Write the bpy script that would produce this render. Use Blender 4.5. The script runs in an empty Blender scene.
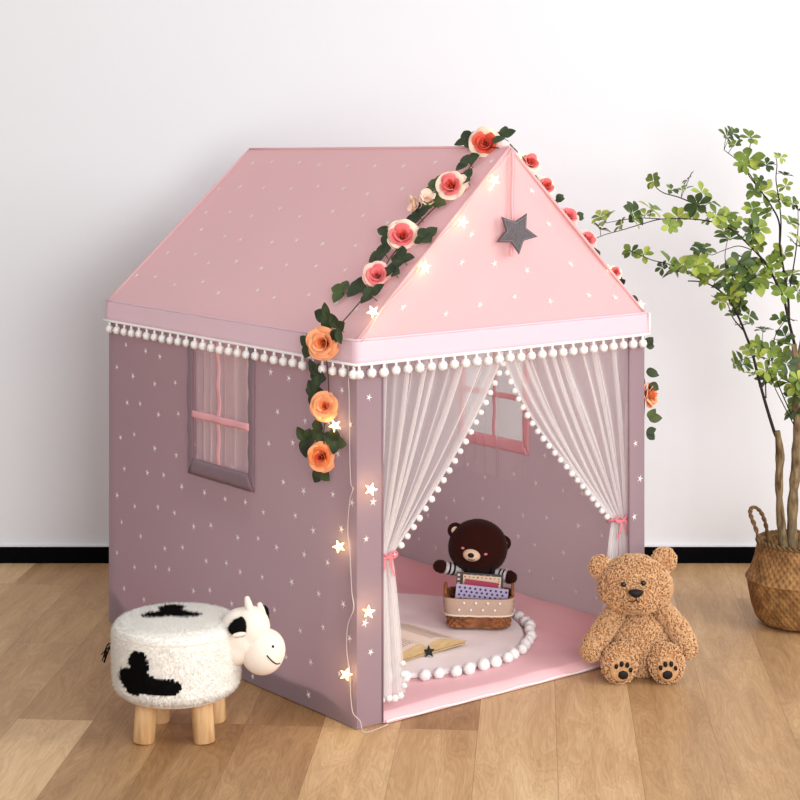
import bpy, bmesh, math, random
from mathutils import Vector, Matrix, Quaternion, noise

PI = math.pi
S = bpy.context.scene
COL = S.collection
rnd = random.Random(7)

# ------------------------------------------------------------------ camera, world, lights, exposure
FPX, HY, CAMZ = 1800.0, 112.0, 1.48          # focal length in pixels, horizon row, camera height
cd = bpy.data.cameras.new('camera')
cam = bpy.data.objects.new('camera', cd)
COL.objects.link(cam)
cam.location = (0, 0, CAMZ)
cam.rotation_euler = (PI / 2, 0, 0)
cd.sensor_width = 36
cd.lens = FPX / 800 * 36
cd.shift_y = -(400 - HY) / 800
S.camera = cam

w = bpy.data.worlds.new('world')
S.world = w
w.use_nodes = True
bg = w.node_tree.nodes['Background']
bg.inputs[0].default_value = (0.985, 0.99, 1.0, 1)
bg.inputs[1].default_value = 0.69


def area(name, loc, target, size, power, col, sy=None):
    l = bpy.data.lights.new(name, 'AREA')
    l.shape = 'RECTANGLE'
    l.size = size
    l.size_y = sy or size
    l.energy = power
    l.color = col
    o = bpy.data.objects.new(name, l)
    COL.objects.link(o)
    o.location = loc
    o.rotation_euler = (Vector(target) - Vector(loc)).to_track_quat('-Z', 'Y').to_euler()
    return o


area('window_light', (3.7, 3.0, 2.5), (0.0, 5.0, 0.6), 2.2, 90, (1.0, 0.985, 0.965))
area('front_fill', (1.5, -0.2, 1.6), (0.3, 5.2, 0.5), 2.2, 150, (1.0, 0.985, 0.975))

S.view_settings.view_transform = 'Standard'
S.view_settings.look = 'None'
S.view_settings.exposure = 0.0
S.view_settings.gamma = 1.0
S.view_settings.use_curve_mapping = False


# ------------------------------------------------------------------ helpers
def V(*a):
    return Vector(a)


def lerp(a, b, t):
    return a + (b - a) * t


def smooth01(t):
    t = max(0.0, min(1.0, t))
    return t * t * (3 - 2 * t)


def at(px, py, Y):
    """real-world point seen at that place of the photo, Y metres from the camera"""
    return V((px - 400) / FPX * Y, Y, CAMZ - (py - HY) / FPX * Y)


def hit(px, py, p0, n, off=0.0):
    d = V((px - 400) / FPX, 1, -(py - HY) / FPX)
    c = V(0, 0, CAMZ)
    t = (p0 - c).dot(n) / d.dot(n)
    return c + d * t + n * off


ORG = {}


def link(o, parent, org):
    COL.objects.link(o)
    if parent is not None:
        o.parent = parent
    ORG[o.name] = org


def empty(name, loc, label=None, cat=None, group=None):
    o = bpy.data.objects.new(name, None)
    o.empty_display_size = 0.05
    o.location = loc
    link(o, None, Vector(loc))
    if label:
        tag(o, label, cat, group)
    return o


def tag(o, label=None, cat=None, group=None, kind=None):
    if label: o['label'] = label
    if cat: o['category'] = cat
    if group: o['group'] = group
    if kind: o['kind'] = kind
    return o


def obj(name, bm, mats, parent=None, smooth=True, origin=None, solid=0, kind=None):
    """link a bmesh made in world coordinates as one mesh object"""
    org = ORG[parent.name] if parent is not None else (Vector(origin) if origin else V(0, 0, 0))
    bmesh.ops.translate(bm, verts=bm.verts, vec=-org)
    me = bpy.data.meshes.new(name)
    bm.to_mesh(me)
    bm.free()
    for m in (mats if isinstance(mats, (list, tuple)) else [mats]):
        me.materials.append(m)
    if smooth:
        for p in me.polygons: p.use_smooth = True
    o = bpy.data.objects.new(name, me)
    link(o, parent, org)
    if parent is None: o.location = org
    if solid:
        md = o.modifiers.new('thick', 'SOLIDIFY')
        md.thickness = solid
        md.offset = 0
    if kind: o['kind'] = kind
    return o


def inst(name, src, loc, parent, rot=(0, 0, 0), scale=1.0):
    """another object sharing the source's mesh, placed at a world location"""
    o = src.copy()
    o.name = name
    org = ORG[parent.name]
    COL.objects.link(o)
    o.parent = parent
    o.location = Vector(loc) - org
    o.rotation_euler = rot
    o.scale = (scale,) * 3
    ORG[o.name] = org
    return o


def mesh_only(name, bm, mats, smooth=True):
    me = bpy.data.meshes.new(name)
    bm.to_mesh(me)
    bm.free()
    for m in (mats if isinstance(mats, (list, tuple)) else [mats]):
        me.materials.append(m)
    if smooth:
        for p in me.polygons: p.use_smooth = True
    return me


def place(name, me, loc, parent, rot=(0, 0, 0), scale=1.0):
    o = bpy.data.objects.new(name, me)
    COL.objects.link(o)
    org = ORG[parent.name]
    o.parent = parent
    o.location = Vector(loc) - org
    o.rotation_euler = rot
    o.scale = (scale,) * 3
    ORG[o.name] = org
    return o


def frame(z, up=None):
    z = Vector(z).normalized()
    up = Vector(up or (0, 0, 1))
    if abs(z.dot(up)) > 0.98: up = V(0, 1, 0)
    x = up.cross(z).normalized()
    y = z.cross(x)
    return Matrix((x, y, z)).transposed()


def grid(bm, nu, nv, fn, mat=0, closed_u=False, skip=None):
    """quads over fn(u, v), u and v in 0..1"""
    rows = []
    for j in range(nv + 1):
        row = []
        for i in range(nu if closed_u else nu + 1):
            row.append(bm.verts.new(fn(i / nu, j / nv)))
        rows.append(row)
    for j in range(nv):
        for i in range(nu):
            if skip and skip(i, j): continue
            a, b = rows[j][i], rows[j][(i + 1) % len(rows[j])]
            c, d = rows[j + 1][(i + 1) % len(rows[j])], rows[j + 1][i]
            f = bm.faces.new((a, b, c, d))
            f.material_index = mat
    return rows


def lines_grid(bm, us, vs, fn, mat=0, skip=None):
    rows = [[bm.verts.new(fn(u, v)) for u in us] for v in vs]
    for j in range(len(vs) - 1):
        for i in range(len(us) - 1):
            if skip and skip((us[i] + us[i + 1]) / 2, (vs[j] + vs[j + 1]) / 2): continue
            f = bm.faces.new((rows[j][i], rows[j][i + 1], rows[j + 1][i + 1], rows[j + 1][i]))
            f.material_index = mat
    return rows


def tube(bm, pts, rad, n=8, mat=0, round_ends=False, closed=False):
    pts = [Vector(p) for p in pts]
    if not isinstance(rad, (list, tuple)): rad = [rad] * len(pts)
    rad = list(rad)
    if round_ends:
        d0 = (pts[0] - pts[1]).normalized()
        d1 = (pts[-1] - pts[-2]).normalized()
        r0, r1 = rad[0], rad[-1]
        k = (0.95, 0.72, 0.4)
        pre = [(pts[0] + d0 * r0 * s, r0 * math.sqrt(1 - s * s)) for s in (0.99, 0.87, 0.6, 0.3)]
        post = [(pts[-1] + d1 * r1 * s, r1 * math.sqrt(1 - s * s)) for s in (0.3, 0.6, 0.87, 0.99)]
        pts = [p for p, r in pre] + pts + [p for p, r in post]
        rad = [r for p, r in pre] + rad + [r for p, r in post]
    rings = []
    t0 = (pts[1] - pts[0]).normalized()
    ref = t0.orthogonal().normalized()
    for i, p in enumerate(pts):
        if closed:
            t = (pts[(i + 1) % len(pts)] - pts[i - 1]).normalized()
        else:
            t = (pts[min(i + 1, len(pts) - 1)] - pts[max(i - 1, 0)]).normalized()
        ref = (ref - t * ref.dot(t))
        if ref.length < 1e-6: ref = t.orthogonal()
        ref.normalize()
        b = t.cross(ref)
        rings.append([bm.verts.new(p + (ref * math.cos(2 * PI * k / n) + b * math.sin(2 * PI * k / n)) * rad[i]) for k in range(n)])
    m = len(rings)
    for i in range(m if closed else m - 1):
        A, B = rings[i], rings[(i + 1) % m]
        for k in range(n):
            bm.faces.new((A[k], A[(k + 1) % n], B[(k + 1) % n], B[k])).material_index = mat
    if not closed:
        bm.faces.new(rings[0][::-1]).material_index = mat
        bm.faces.new(rings[-1]).material_index = mat


def box(bm, c, size, rotz=0.0, mat=0, M=None):
    hx, hy, hz = size[0] / 2, size[1] / 2, size[2] / 2
    R = M or Matrix.Rotation(rotz, 3, 'Z')
    vs = [bm.verts.new(Vector(c) + R @ V(x, y, z)) for x in (-hx, hx) for y in (-hy, hy) for z in (-hz, hz)]
    for q in ((0, 1, 3, 2), (4, 6, 7, 5), (0, 4, 5, 1), (2, 3, 7, 6), (0, 2, 6, 4), (1, 5, 7, 3)):
        bm.faces.new([vs[i] for i in q]).material_index = mat


def ball(bm, c, r, M=None, sub=3, fn=None, mat=0):
    """sphere / ellipsoid (r may be a triple), fn(unit) -> unit reshapes it"""
    if not isinstance(r, (list, tuple)): r = (r, r, r)
    res = bmesh.ops.create_icosphere(bm, subdivisions=sub, radius=1.0)
    M = M or Matrix.Identity(3)
    for v in res['verts']:
        p = v.co.copy()
        if fn: p = fn(p)
        v.co = Vector(c) + M @ V(p.x * r[0], p.y * r[1], p.z * r[2])
    for v in res['verts']:
        for f in v.link_faces: f.material_index = mat
    return res['verts']


def catmull(pts, sub=8):
    pts = [Vector(p) for p in pts]
    out = []
    n = len(pts)
    for i in range(n - 1):
        p0, p1, p2, p3 = pts[max(i - 1, 0)], pts[i], pts[i + 1], pts[min(i + 2, n - 1)]
        for k in range(sub):
            t = k / sub
            out.append(0.5 * ((2 * p1) + (p2 - p0) * t + (2 * p0 - 5 * p1 + 4 * p2 - p3) * t * t + (3 * p1 - p0 - 3 * p2 + p3) * t ** 3))
    out.append(pts[-1])
    return out


def sample_surface(bm, n, rng, test=None):
    """n random points with normals on the faces of a bmesh"""
    bm.faces.ensure_lookup_table()
    bm.normal_update()
    fs = list(bm.faces)
    acc, tot = [], 0.0
    for f in fs:
        tot += f.calc_area()
        acc.append(tot)
    import bisect
    out = []
    while len(out) < n:
        f = fs[min(len(fs) - 1, bisect.bisect_left(acc, rng.random() * tot))]
        vs = [l.vert.co for l in f.loops]
        k = rng.randrange(1, len(vs) - 1)
        a, b = rng.random(), rng.random()
        if a + b > 1: a, b = 1 - a, 1 - b
        p = vs[0] + (vs[k] - vs[0]) * a + (vs[k + 1] - vs[0]) * b
        out.append((p.copy(), f.normal.copy(), f.material_index))
    return out


def curls(bm, n, length, rad, rng, mat=0):
    """short curly tufts of yarn-like pile all over a shape"""
    for p, nn, _ in sample_surface(bm, n, rng):
        a = nn.orthogonal().normalized()
        a.rotate(Quaternion(nn, rng.random() * 2 * PI))
        b = nn.cross(a)
        L = length * rng.uniform(0.7, 1.25)
        pts = []
        for k in range(5):
            t = k / 4
            an = t * rng.uniform(2.6, 3.6)
            pts.append(p + nn * (L * (0.5 * math.sin(an) + 0.12)) + a * (L * 0.55 * (1 - math.cos(an))) * 0.8 + b * L * 0.35 * t)
        tube(bm, pts, [rad, rad * 1.15, rad * 1.1, rad * 0.9, rad * 0.5], 4, mat)


def fur(bm, n, length, wid, rng, droop=(0, 0, -0.3), spread=0.5):
    """short straight pile: thin three-sided spikes that take the colour of the face they grow on"""
    for p, nn, mi in sample_surface(bm, n, rng):
        a = nn.orthogonal().normalized()
        a.rotate(Quaternion(nn, rng.random() * 2 * PI))
        b = nn.cross(a)
        d = (nn + a * rng.uniform(-spread, spread) + b * rng.uniform(-spread, spread) + Vector(droop)).normalized()
        L = length * rng.uniform(0.6, 1.2)
        v = [bm.verts.new(p + a * wid), bm.verts.new(p - a * wid * 0.5 + b * wid * 0.9), bm.verts.new(p - a * wid * 0.5 - b * wid * 0.9), bm.verts.new(p + d * L)]
        for q in ((0, 1, 3), (1, 2, 3), (2, 0, 3)):
            bm.faces.new([v[i] for i in q]).material_index = mi


# ------------------------------------------------------------------ materials
def srgb(r, g, b):
    f = lambda c: (c / 255 / 12.92) if c / 255 <= 0.04045 else ((c / 255 + 0.055) / 1.055) ** 2.4
    return (f(r), f(g), f(b), 1)


def mat(name, col, rough=0.8, spec=0.3, var=0.0, vscale=20, bump=0.0, bscale=200, sheen=0.0, metal=0.0, col2=None, sss=0.0, stretch=None, emis=None, estr=0.0):
    m = bpy.data.materials.new(name)
    m.use_nodes = True
    nt = m.node_tree
    N, L = nt.nodes, nt.links
    p = N['Principled BSDF']
    p.inputs['Base Color'].default_value = col
    p.inputs['Roughness'].default_value = rough
    p.inputs['Specular IOR Level'].default_value = spec
    p.inputs['Metallic'].default_value = metal
    if sheen:
        p.inputs['Sheen Weight'].default_value = sheen
        p.inputs['Sheen Roughness'].default_value = 0.5
    if sss:
        p.inputs['Subsurface Weight'].default_value = sss
        p.inputs['Subsurface Scale'].default_value = 0.01
    if emis:
        p.inputs['Emission Color'].default_value = emis
        p.inputs['Emission Strength'].default_value = estr
    tc = N.new('ShaderNodeTexCoord')
    src = tc.outputs['Object']
    if stretch:
        mp = N.new('ShaderNodeMapping')
        mp.inputs['Scale'].default_value = stretch
        L.new(src, mp.inputs['Vector'])
        src = mp.outputs['Vector']
    if var or col2:
        n = N.new('ShaderNodeTexNoise')
        n.inputs['Scale'].default_value = vscale
        n.inputs['Detail'].default_value = 4
        L.new(src, n.inputs['Vector'])
        mx = N.new('ShaderNodeMix')
        mx.data_type = 'RGBA'
        c2 = col2 or tuple(max(0, c * (1 - var)) for c in col[:3]) + (1,)
        mx.inputs['A'].default_value = col
        mx.inputs['B'].default_value = c2
        mr = N.new('ShaderNodeMapRange')
        mr.inputs['From Min'].default_value = 0.35
        mr.inputs['From Max'].default_value = 0.65
        L.new(n.outputs['Fac'], mr.inputs['Value'])
        L.new(mr.outputs['Result'], mx.inputs['Factor'])
        L.new(mx.outputs['Result'], p.inputs['Base Color'])
    if bump:
        n2 = N.new('ShaderNodeTexNoise')
        n2.inputs['Scale'].default_value = bscale
        n2.inputs['Detail'].default_value = 3
        L.new(src, n2.inputs['Vector'])
        b = N.new('ShaderNodeBump')
        b.inputs['Strength'].default_value = bump
        b.inputs['Distance'].default_value = 0.002
        L.new(n2.outputs['Fac'], b.inputs['Height'])
        L.new(b.outputs['Normal'], p.inputs['Normal'])
    return m


def cloth(name, col, thru=0.35, **k):
    """woven cotton that lets some daylight through"""
    m = mat(name, col, **k)
    N, L = m.node_tree.nodes, m.node_tree.links
    p = N['Principled BSDF']
    out = [n for n in N if n.type == 'OUTPUT_MATERIAL'][0]
    t = N.new('ShaderNodeBsdfTranslucent'); t.inputs[0].default_value = col
    x = N.new('ShaderNodeMixShader'); x.inputs[0].default_value = thru
    L.new(p.outputs[0], x.inputs[1]); L.new(t.outputs[0], x.inputs[2])
    L.new(x.outputs[0], out.inputs[0])
    return m


def sheer(name, col, keep):
    """tulle: each square of cloth lets `keep` of the light through, more cloth when seen edge-on"""
    m = bpy.data.materials.new(name)
    m.use_nodes = True
    nt = m.node_tree
    N, L = nt.nodes, nt.links
    N.clear()
    out = N.new('ShaderNodeOutputMaterial')
    lw = N.new('ShaderNodeLayerWeight')
    lw.inputs['Blend'].default_value = 0.5
    c = N.new('ShaderNodeMath'); c.operation = 'SUBTRACT'; c.inputs[0].default_value = 1.0
    L.new(lw.outputs['Facing'], c.inputs[1])
    mx = N.new('ShaderNodeMath'); mx.operation = 'MAXIMUM'; mx.inputs[1].default_value = 0.13
    L.new(c.outputs[0], mx.inputs[0])
    dv = N.new('ShaderNodeMath'); dv.operation = 'DIVIDE'; dv.inputs[0].default_value = 1.0
    L.new(mx.outputs[0], dv.inputs[1])
    pw = N.new('ShaderNodeMath'); pw.operation = 'POWER'; pw.inputs[0].default_value = keep
    L.new(dv.outputs[0], pw.inputs[1])
    tr = N.new('ShaderNodeBsdfTransparent')
    df = N.new('ShaderNodeBsdfDiffuse'); df.inputs[0].default_value = col
    tl = N.new('ShaderNodeBsdfTranslucent'); tl.inputs[0].default_value = col
    ms = N.new('ShaderNodeMixShader'); ms.inputs[0].default_value = 0.45
    L.new(df.outputs[0], ms.inputs[1]); L.new(tl.outputs[0], ms.inputs[2])
    m2 = N.new('ShaderNodeMixShader')
    L.new(pw.outputs[0], m2.inputs[0])
    L.new(ms.outputs[0], m2.inputs[1]); L.new(tr.outputs[0], m2.inputs[2])
    L.new(m2.outputs[0], out.inputs[0])
    return m


def wood_floor():
    m = bpy.data.materials.new('oak_planks')
    m.use_nodes = True
    nt = m.node_tree
    N, L = nt.nodes, nt.links
    p = N['Principled BSDF']

    def mth(op, a, b=None, c=None):
        n = N.new('ShaderNodeMath'); n.operation = op
        for i, x in enumerate((a, b, c)):
            if x is None: continue
            if hasattr(x, 'links'): L.new(x, n.inputs[i])
            else: n.inputs[i].default_value = x
        return n.outputs[0]
    tc = N.new('ShaderNodeTexCoord')
    mp = N.new('ShaderNodeMapping')
    mp.inputs['Rotation'].default_value = (0, 0, 0.075)
    L.new(tc.outputs['Object'], mp.inputs['Vector'])
    sx = N.new('ShaderNodeSeparateXYZ')
    L.new(mp.outputs[0], sx.inputs[0])
    W, LEN = 0.187, 1.23
    u = mth('DIVIDE', mth('ADD', sx.outputs[0], 30 * W - 0.05), W)
    ci = mth('FLOOR', u)
    fu = mth('FRACT', u)
    wn = N.new('ShaderNodeTexWhiteNoise'); wn.noise_dimensions = '1D'
    L.new(ci, wn.inputs['W'])
    off = mth('MULTIPLY', mth('FLOOR', mth('MULTIPLY', wn.outputs['Value'], 2.999)), 0.5)
    v = mth('ADD', mth('DIVIDE', mth('SUBTRACT', sx.outputs[1], 0.62 - 10 * LEN), LEN), off)
    ri = mth('FLOOR', v)
    fv = mth('FRACT', v)
    wn2 = N.new('ShaderNodeTexWhiteNoise'); wn2.noise_dimensions = '2D'
    cb = N.new('ShaderNodeCombineXYZ')
    L.new(ci, cb.inputs[0]); L.new(ri, cb.inputs[1])
    L.new(cb.outputs[0], wn2.inputs['Vector'])
    pid = wn2.outputs['Value']
    # grain: noise stretched along the plank, shifted per plank
    cg = N.new('ShaderNodeCombineXYZ')
    L.new(mth('MULTIPLY', sx.outputs[0], 15.0), cg.inputs[0])
    L.new(mth('MULTIPLY', sx.outputs[1], 2.2), cg.inputs[1])
    L.new(mth('MULTIPLY', pid, 37.0), cg.inputs[2])
    g1 = N.new('ShaderNodeTexNoise'); g1.inputs['Scale'].default_value = 1.0; g1.inputs['Detail'].default_value = 5
    g1.inputs['Distortion'].default_value = 0.8
    L.new(cg.outputs[0], g1.inputs['Vector'])
    rings = mth('FRACT', mth('MULTIPLY', g1.outputs['Fac'], 16.0))
    rings = mth('ABSOLUTE', mth('SUBTRACT', rings, 0.5))
    cg2 = N.new('ShaderNodeCombineXYZ')
    L.new(mth('MULTIPLY', sx.outputs[0], 260.0), cg2.inputs[0])
    L.new(mth('MULTIPLY', sx.outputs[1], 14.0), cg2.inputs[1])
    L.new(mth('MULTIPLY', pid, 91.0), cg2.inputs[2])
    g2 = N.new('ShaderNodeTexNoise'); g2.inputs['Scale'].default_value = 1.0; g2.inputs['Detail'].default_value = 3
    L.new(cg2.outputs[0], g2.inputs['Vector'])
    ramp = N.new('ShaderNodeValToRGB')
    cr = ramp.color_ramp
    cr.elements[0].position = 0.0; cr.elements[0].color = srgb(*FLOOR_C[0])
    cr.elements[1].position = 1.0; cr.elements[1].color = srgb(*FLOOR_C[2])
    e = cr.elements.new(0.5); e.color = srgb(*FLOOR_C[1])
    fac = mth('ADD', mth('MULTIPLY', g1.outputs['Fac'], 0.75), mth('MULTIPLY', pid, 0.62))
    fac = mth('ADD', fac, mth('MULTIPLY', rings, 0.30))
    fac = mth('ADD', fac, mth('MULTIPLY', g2.outputs['Fac'], 0.42))
    fac = mth('SUBTRACT', fac, 0.53)
    L.new(fac, ramp.inputs[0])
    # seams
    eu = mth('MULTIPLY', mth('MINIMUM', fu, mth('SUBTRACT', 1.0, fu)), W)
    ev = mth('MULTIPLY', mth('MINIMUM', fv, mth('SUBTRACT', 1.0, fv)), LEN)
    seam = mth('LESS_THAN', mth('MINIMUM', eu, ev), 0.0008)
    mx = N.new('ShaderNodeMix'); mx.data_type = 'RGBA'
    L.new(mth('MULTIPLY', seam, 0.45), mx.inputs['Factor'])
    L.new(ramp.outputs[0], mx.inputs['A'])
    mx.inputs['B'].default_value = srgb(110, 76, 44)
    L.new(mx.outputs['Result'], p.inputs['Base Color'])
    L.new(mth('ADD', mth('MULTIPLY', g2.outputs['Fac'], 0.2), 0.36), p.inputs['Roughness'])
    p.inputs['Specular IOR Level'].default_value = 0.35
    b = N.new('ShaderNodeBump'); b.inputs['Strength'].default_value = 0.25; b.inputs['Distance'].default_value = 0.001
    L.new(mth('SUBTRACT', g2.outputs['Fac'], mth('MULTIPLY', seam, 2.0)), b.inputs['Height'])
    L.new(b.outputs[0], p.inputs['Normal'])
    return m


FLOOR_C = ((146, 108, 70), (192, 153, 109), (230, 197, 153))
M_wall = mat('white_paint', srgb(230, 232, 236), 0.9, 0.1, bump=0.15, bscale=90)
M_base = mat('black_baseboard', (0.003, 0.003, 0.0035, 1), 0.8, 0.03)
M_pink = cloth('pink_cotton', srgb(250, 208, 211), 0.36, rough=0.85, spec=0.15, bump=0.25, bscale=900, sheen=0.15)
M_band = cloth('lilac_pink_cotton', srgb(243, 210, 221), 0.15, rough=0.85, spec=0.15, bump=0.25, bscale=900, sheen=0.15)
M_mauve = cloth('mauve_cotton', srgb(190, 168, 177), 0.55, rough=0.85, spec=0.15, bump=0.25, bscale=900, sheen=0.15)
M_mauve_satin = mat('dark_mauve_satin', srgb(130, 105, 115), 0.45, 0.5, bump=0.3, bscale=60)
M_star = mat('white_star_print', srgb(250, 244, 240), 0.8, 0.2)
M_matpink = mat('pink_quilt', srgb(240, 190, 194), 0.8, 0.2, bump=0.3, bscale=500, sheen=0.1)
M_ribbon = mat('rose_pink_satin', srgb(218, 126, 134), 0.5, 0.5, bump=0.3, bscale=80)
M_pinkrib = mat('pale_pink_satin', srgb(234, 168, 174), 0.5, 0.4, bump=0.2, bscale=80)
M_trim = mat('white_cord', srgb(248, 244, 242), 0.8, 0.2)
M_pom = mat('white_pom_yarn', srgb(250, 247, 245), 0.95, 0.05, bump=0.7, bscale=420)
M_sheer = sheer('white_tulle', srgb(255, 253, 253), 0.68)
M_sheer_win = sheer('pale_pink_tulle', srgb(250, 232, 232), 0.6)
M_sheer_thin = sheer('faint_white_tulle', srgb(252, 240, 240), 0.88)
M_rug = mat('white_velour', srgb(246, 238, 236), 0.95, 0.1, bump=0.5, bscale=40)
M_felt = mat('charcoal_felt', srgb(112, 108, 114), 0.95, 0.1, var=0.3, vscale=300, bump=0.6, bscale=500)
M_stitch = mat('pale_grey_stitch', srgb(150, 146, 150), 0.9, 0.1)

# ------------------------------------------------------------------ the room
WALL_Y = 5.907


def plain(name, pts, m, kind='structure'):
    bm = bmesh.new()
    bm.faces.new([bm.verts.new(p) for p in pts])
    return obj(name, bm, m, smooth=False, kind=kind)


M_floor = wood_floor()
bm = bmesh.new()
box(bm, (0, 3.0, -0.05), (7, 6.2, 0.1))
obj('floor', bm, M_floor, smooth=False, kind='structure')
bm = bmesh.new()
box(bm, (0, WALL_Y + 0.06, 1.35), (7, 0.1, 2.72))
obj('wall_back', bm, M_wall, smooth=False, kind='structure')
bm = bmesh.new()
box(bm, (0, WALL_Y + 0.003, 0.026), (7, 0.014, 0.054))
box(bm, (0, WALL_Y + 0.004, 0.056), (7, 0.016, 0.004), mat=1)
obj('baseboard_back', bm, [M_base, M_wall], smooth=False, kind='structure')

# ------------------------------------------------------------------ the play tent
B0, C0, A0 = V(-0.103, 4.304, 0), V(0.665, 4.897, 0), V(-0.8445, 5.224, 0)
D0 = A0 + C0 - B0
ZE = 0.934                                   # eave height
ZV = 0.876                                   # bottom of the valance band
R1 = (B0 + C0) / 2 + V(0, 0, 1.390)           # front end of the ridge
R2 = (A0 + D0) / 2 + V(0, 0, 1.366)           # back end of the ridge
UF = (C0 - B0).normalized()                   # along the front
UL = (A0 - B0).normalized()                   # along the left side
LF, LL = (C0 - B0).length, (A0 - B0).length
NF = V(UF.y, -UF.x, 0)                        # out of the front
NL = V(-UL.y, UL.x, 0)                        # out of the left side
if NF.y > 0: NF = -NF
if NL.x > 0: NL = -NL
NR, NB = -NL, -NF

tent = empty('play_tent', (B0 + D0) / 2, 'child-size fabric play house with pink roof and mauve star-print walls', 'play tent')


def star_face(bm, pos, R, r, rot, m, inner=0.24):
    """pos(x, y) maps fabric metres to a point; five thin arms"""
    c = bm.verts.new(pos(0, 0))
    vs = []
    for k in range(10):
        a = rot + k * PI / 5
        q = r if k % 2 == 0 else r * inner
        vs.append(bm.verts.new(pos(q * math.cos(a), q * math.sin(a))))
    for k in range(10):
        bm.faces.new((c, vs[k], vs[(k + 1) % 10])).material_index = m


def star_spots(x0, x1, y0, y1, rng, dx=0.102, dy=0.088):
    out = []
    row = 0
    y = y0 + rng.uniform(0, dy)
    while y < y1:
        x = x0 + (dx / 2 if row % 2 else 0) + rng.uniform(0, 0.02)
        while x < x1:
            out.append((x + rng.uniform(-0.02, 0.02), y + rng.uniform(-0.018, 0.018)))
            x += dx
        y += dy
        row += 1
    return out


def wall_panel(name, P0, U, Lx, n_out, s0, s1, z0, z1, hole=None, seed=1, m=None, both=True, wr=0.004, mats=None):
    rng = random.Random(seed)

    def off(x, z):
        w1 = noise.noise(V(x * 3.1 + seed * 7, z * 1.7, seed)) * wr
        w2 = noise.noise(V(x * 11 + z * 3 + seed, z * 2.2, seed + 5)) * wr * 0.4
        edge = smooth01(min(x - s0, s1 - x) / 0.05 + 0.1)
        return (w1 + w2) * edge

    def pos(x, z, o=0.0):
        return P0 + U * x + V(0, 0, z) + n_out * (off(x, z) + o)
    nx = max(4, int((s1 - s0) / 0.02))
    xs = [lerp(s0, s1, i / nx) for i in range(nx + 1)]
    zs = [lerp(z0, z1, j / 44) for j in range(45)]
    skip = None
    if hole:
        h0, h1, hz0, hz1 = hole
        for val in (h0, h1):
            k = min(range(len(xs)), key=lambda i: abs(xs[i] - val)); xs[k] = val
        for val in (hz0, hz1):
            k = min(range(len(zs)), key=lambda i: abs(zs[i] - val)); zs[k] = val
        skip = lambda x, z: h0 < x < h1 and hz0 < z < hz1
    bm = bmesh.new()
    lines_grid(bm, xs, zs, lambda x, z: pos(x, z), skip=skip)
    for (x, z) in star_spots(s0, s1, z0, z1, rng):
        if x < s0 + 0.014 or x > s1 - 0.014 or z < z0 + 0.015 or z > z1 - 0.01: continue
        if hole and h0 - 0.045 < x < h1 + 0.045 and z > hz0 - 0.05: continue
        rot = rng.uniform(0, 2 * PI)
        r = rng.uniform(0.0105, 0.013)
        for sgn in ((1, -1) if both else (1,)):
            star_face(bm, lambda a, b: pos(x + a, z + b, 0.0022 * sgn), 0, r, rot, 1)
    o = obj(name, bm, mats or [M_mauve, M_star], tent)
    return pos


def sL(px):
    k = (px - 400) / FPX
    s = (B0.x - k * B0.y) / (k * UL.y - UL.x)
    return s


def sR(px):
    k = (px - 400) / FPX
    return (C0.x - k * C0.y) / (k * UL.y - UL.x)


def sF(px):
    k = (px - 400) / FPX
    return (B0.x - k * B0.y) / (k * UF.y - UF.x)


def zAt(P, py):
    return CAMZ - (py - HY) / FPX * P.y


hl = (sL(250), sL(194.5), 0.545, 0.90)
posL = wall_panel('side_wall', B0, UL, LL, NL, 0, LL, 0.004, ZE, hl, 3)
hr = (sR(524), sR(466), 0.515, 0.90)
posR = wall_panel('side_wall', C0, UL, LL, NR, 0, LL, 0.004, ZE, hr, 12)
posB = wall_panel('back_wall', A0, UF, LF, NB, 0, LF, 0.004, ZE, None, 5)
sA, sB = sF(382.5), sF(629)
posFa = wall_panel('front_wall_strip', B0, UF, LF, NF, 0, sA, 0.004, ZE, None, 22, wr=0.002)
posFb = wall_panel('front_wall_strip', B0, UF, LF, NF, sB, LF, 0.004, ZE, None, 9, wr=0.002)
# stitched edges of the doorway and the corners
for s in (sA, sB):
    bm = bmesh.new()
    tube(bm, [B0 + UF * s + V(0, 0, z) for z in (0.005, 0.3, 0.6, 0.9)], 0.0028, 6)
    obj('door_edge_binding', bm, M_mauve_satin, tent)
# frame poles inside the corners and along the roof
M_pole = mat('white_plastic_tube', srgb(235, 230, 230), 0.5, 0.4)
for P, dx, dy in ((B0, 1, 1), (C0, -1, 1), (A0, 1, -1), (D0, -1, -1)):
    q = P + UF * 0.022 * dx + UL * 0.022 * dy
    bm = bmesh.new()
    tube(bm, [q + V(0, 0, 0.004), q + V(0, 0, ZE - 0.02)], 0.010, 12)
    obj('frame_pole', bm, M_pole, tent)


# window borders: satin strips round the openings
def border(pos, h, side, m, wdt, zb, name):
    h0, h1, z0, z1 = h
    z1 = 0.882
    bm = bmesh.new()
    e = 0.0040 * side
    rng = random.Random(5)

    def strip(fa, fb, n):
        grid(bm, n, 4, lambda u, v: (lambda A, B: pos(lerp(A[0], B[0], v), lerp(A[1], B[1], v), e + side * 0.0025 * noise.noise(V(u * 9, v * 2, A[0] * 9)) + side * 0.002 * math.sin(PI * v)))(fa(u), fb(u)))
    strip(lambda u: (h0, lerp(z0, z1, u)), lambda u: (h0 - wdt, lerp(zb, z1, u)), 30)
    strip(lambda u: (h1, lerp(z0, z1, u)), lambda u: (h1 + wdt, lerp(zb, z1, u)), 30)
    strip(lambda u: (lerp(h0, h1, u), z0), lambda u: (lerp(h0 - wdt, h1 + wdt, u), zb), 20)
    return obj(name, bm, m, tent, solid=0.001)


border(posL, hl, 1, M_mauve_satin, 0.026, 0.50, 'window_border')
border(posR, hr, -1, M_pinkrib, 0.026, 0.478, 'window_border')


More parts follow.
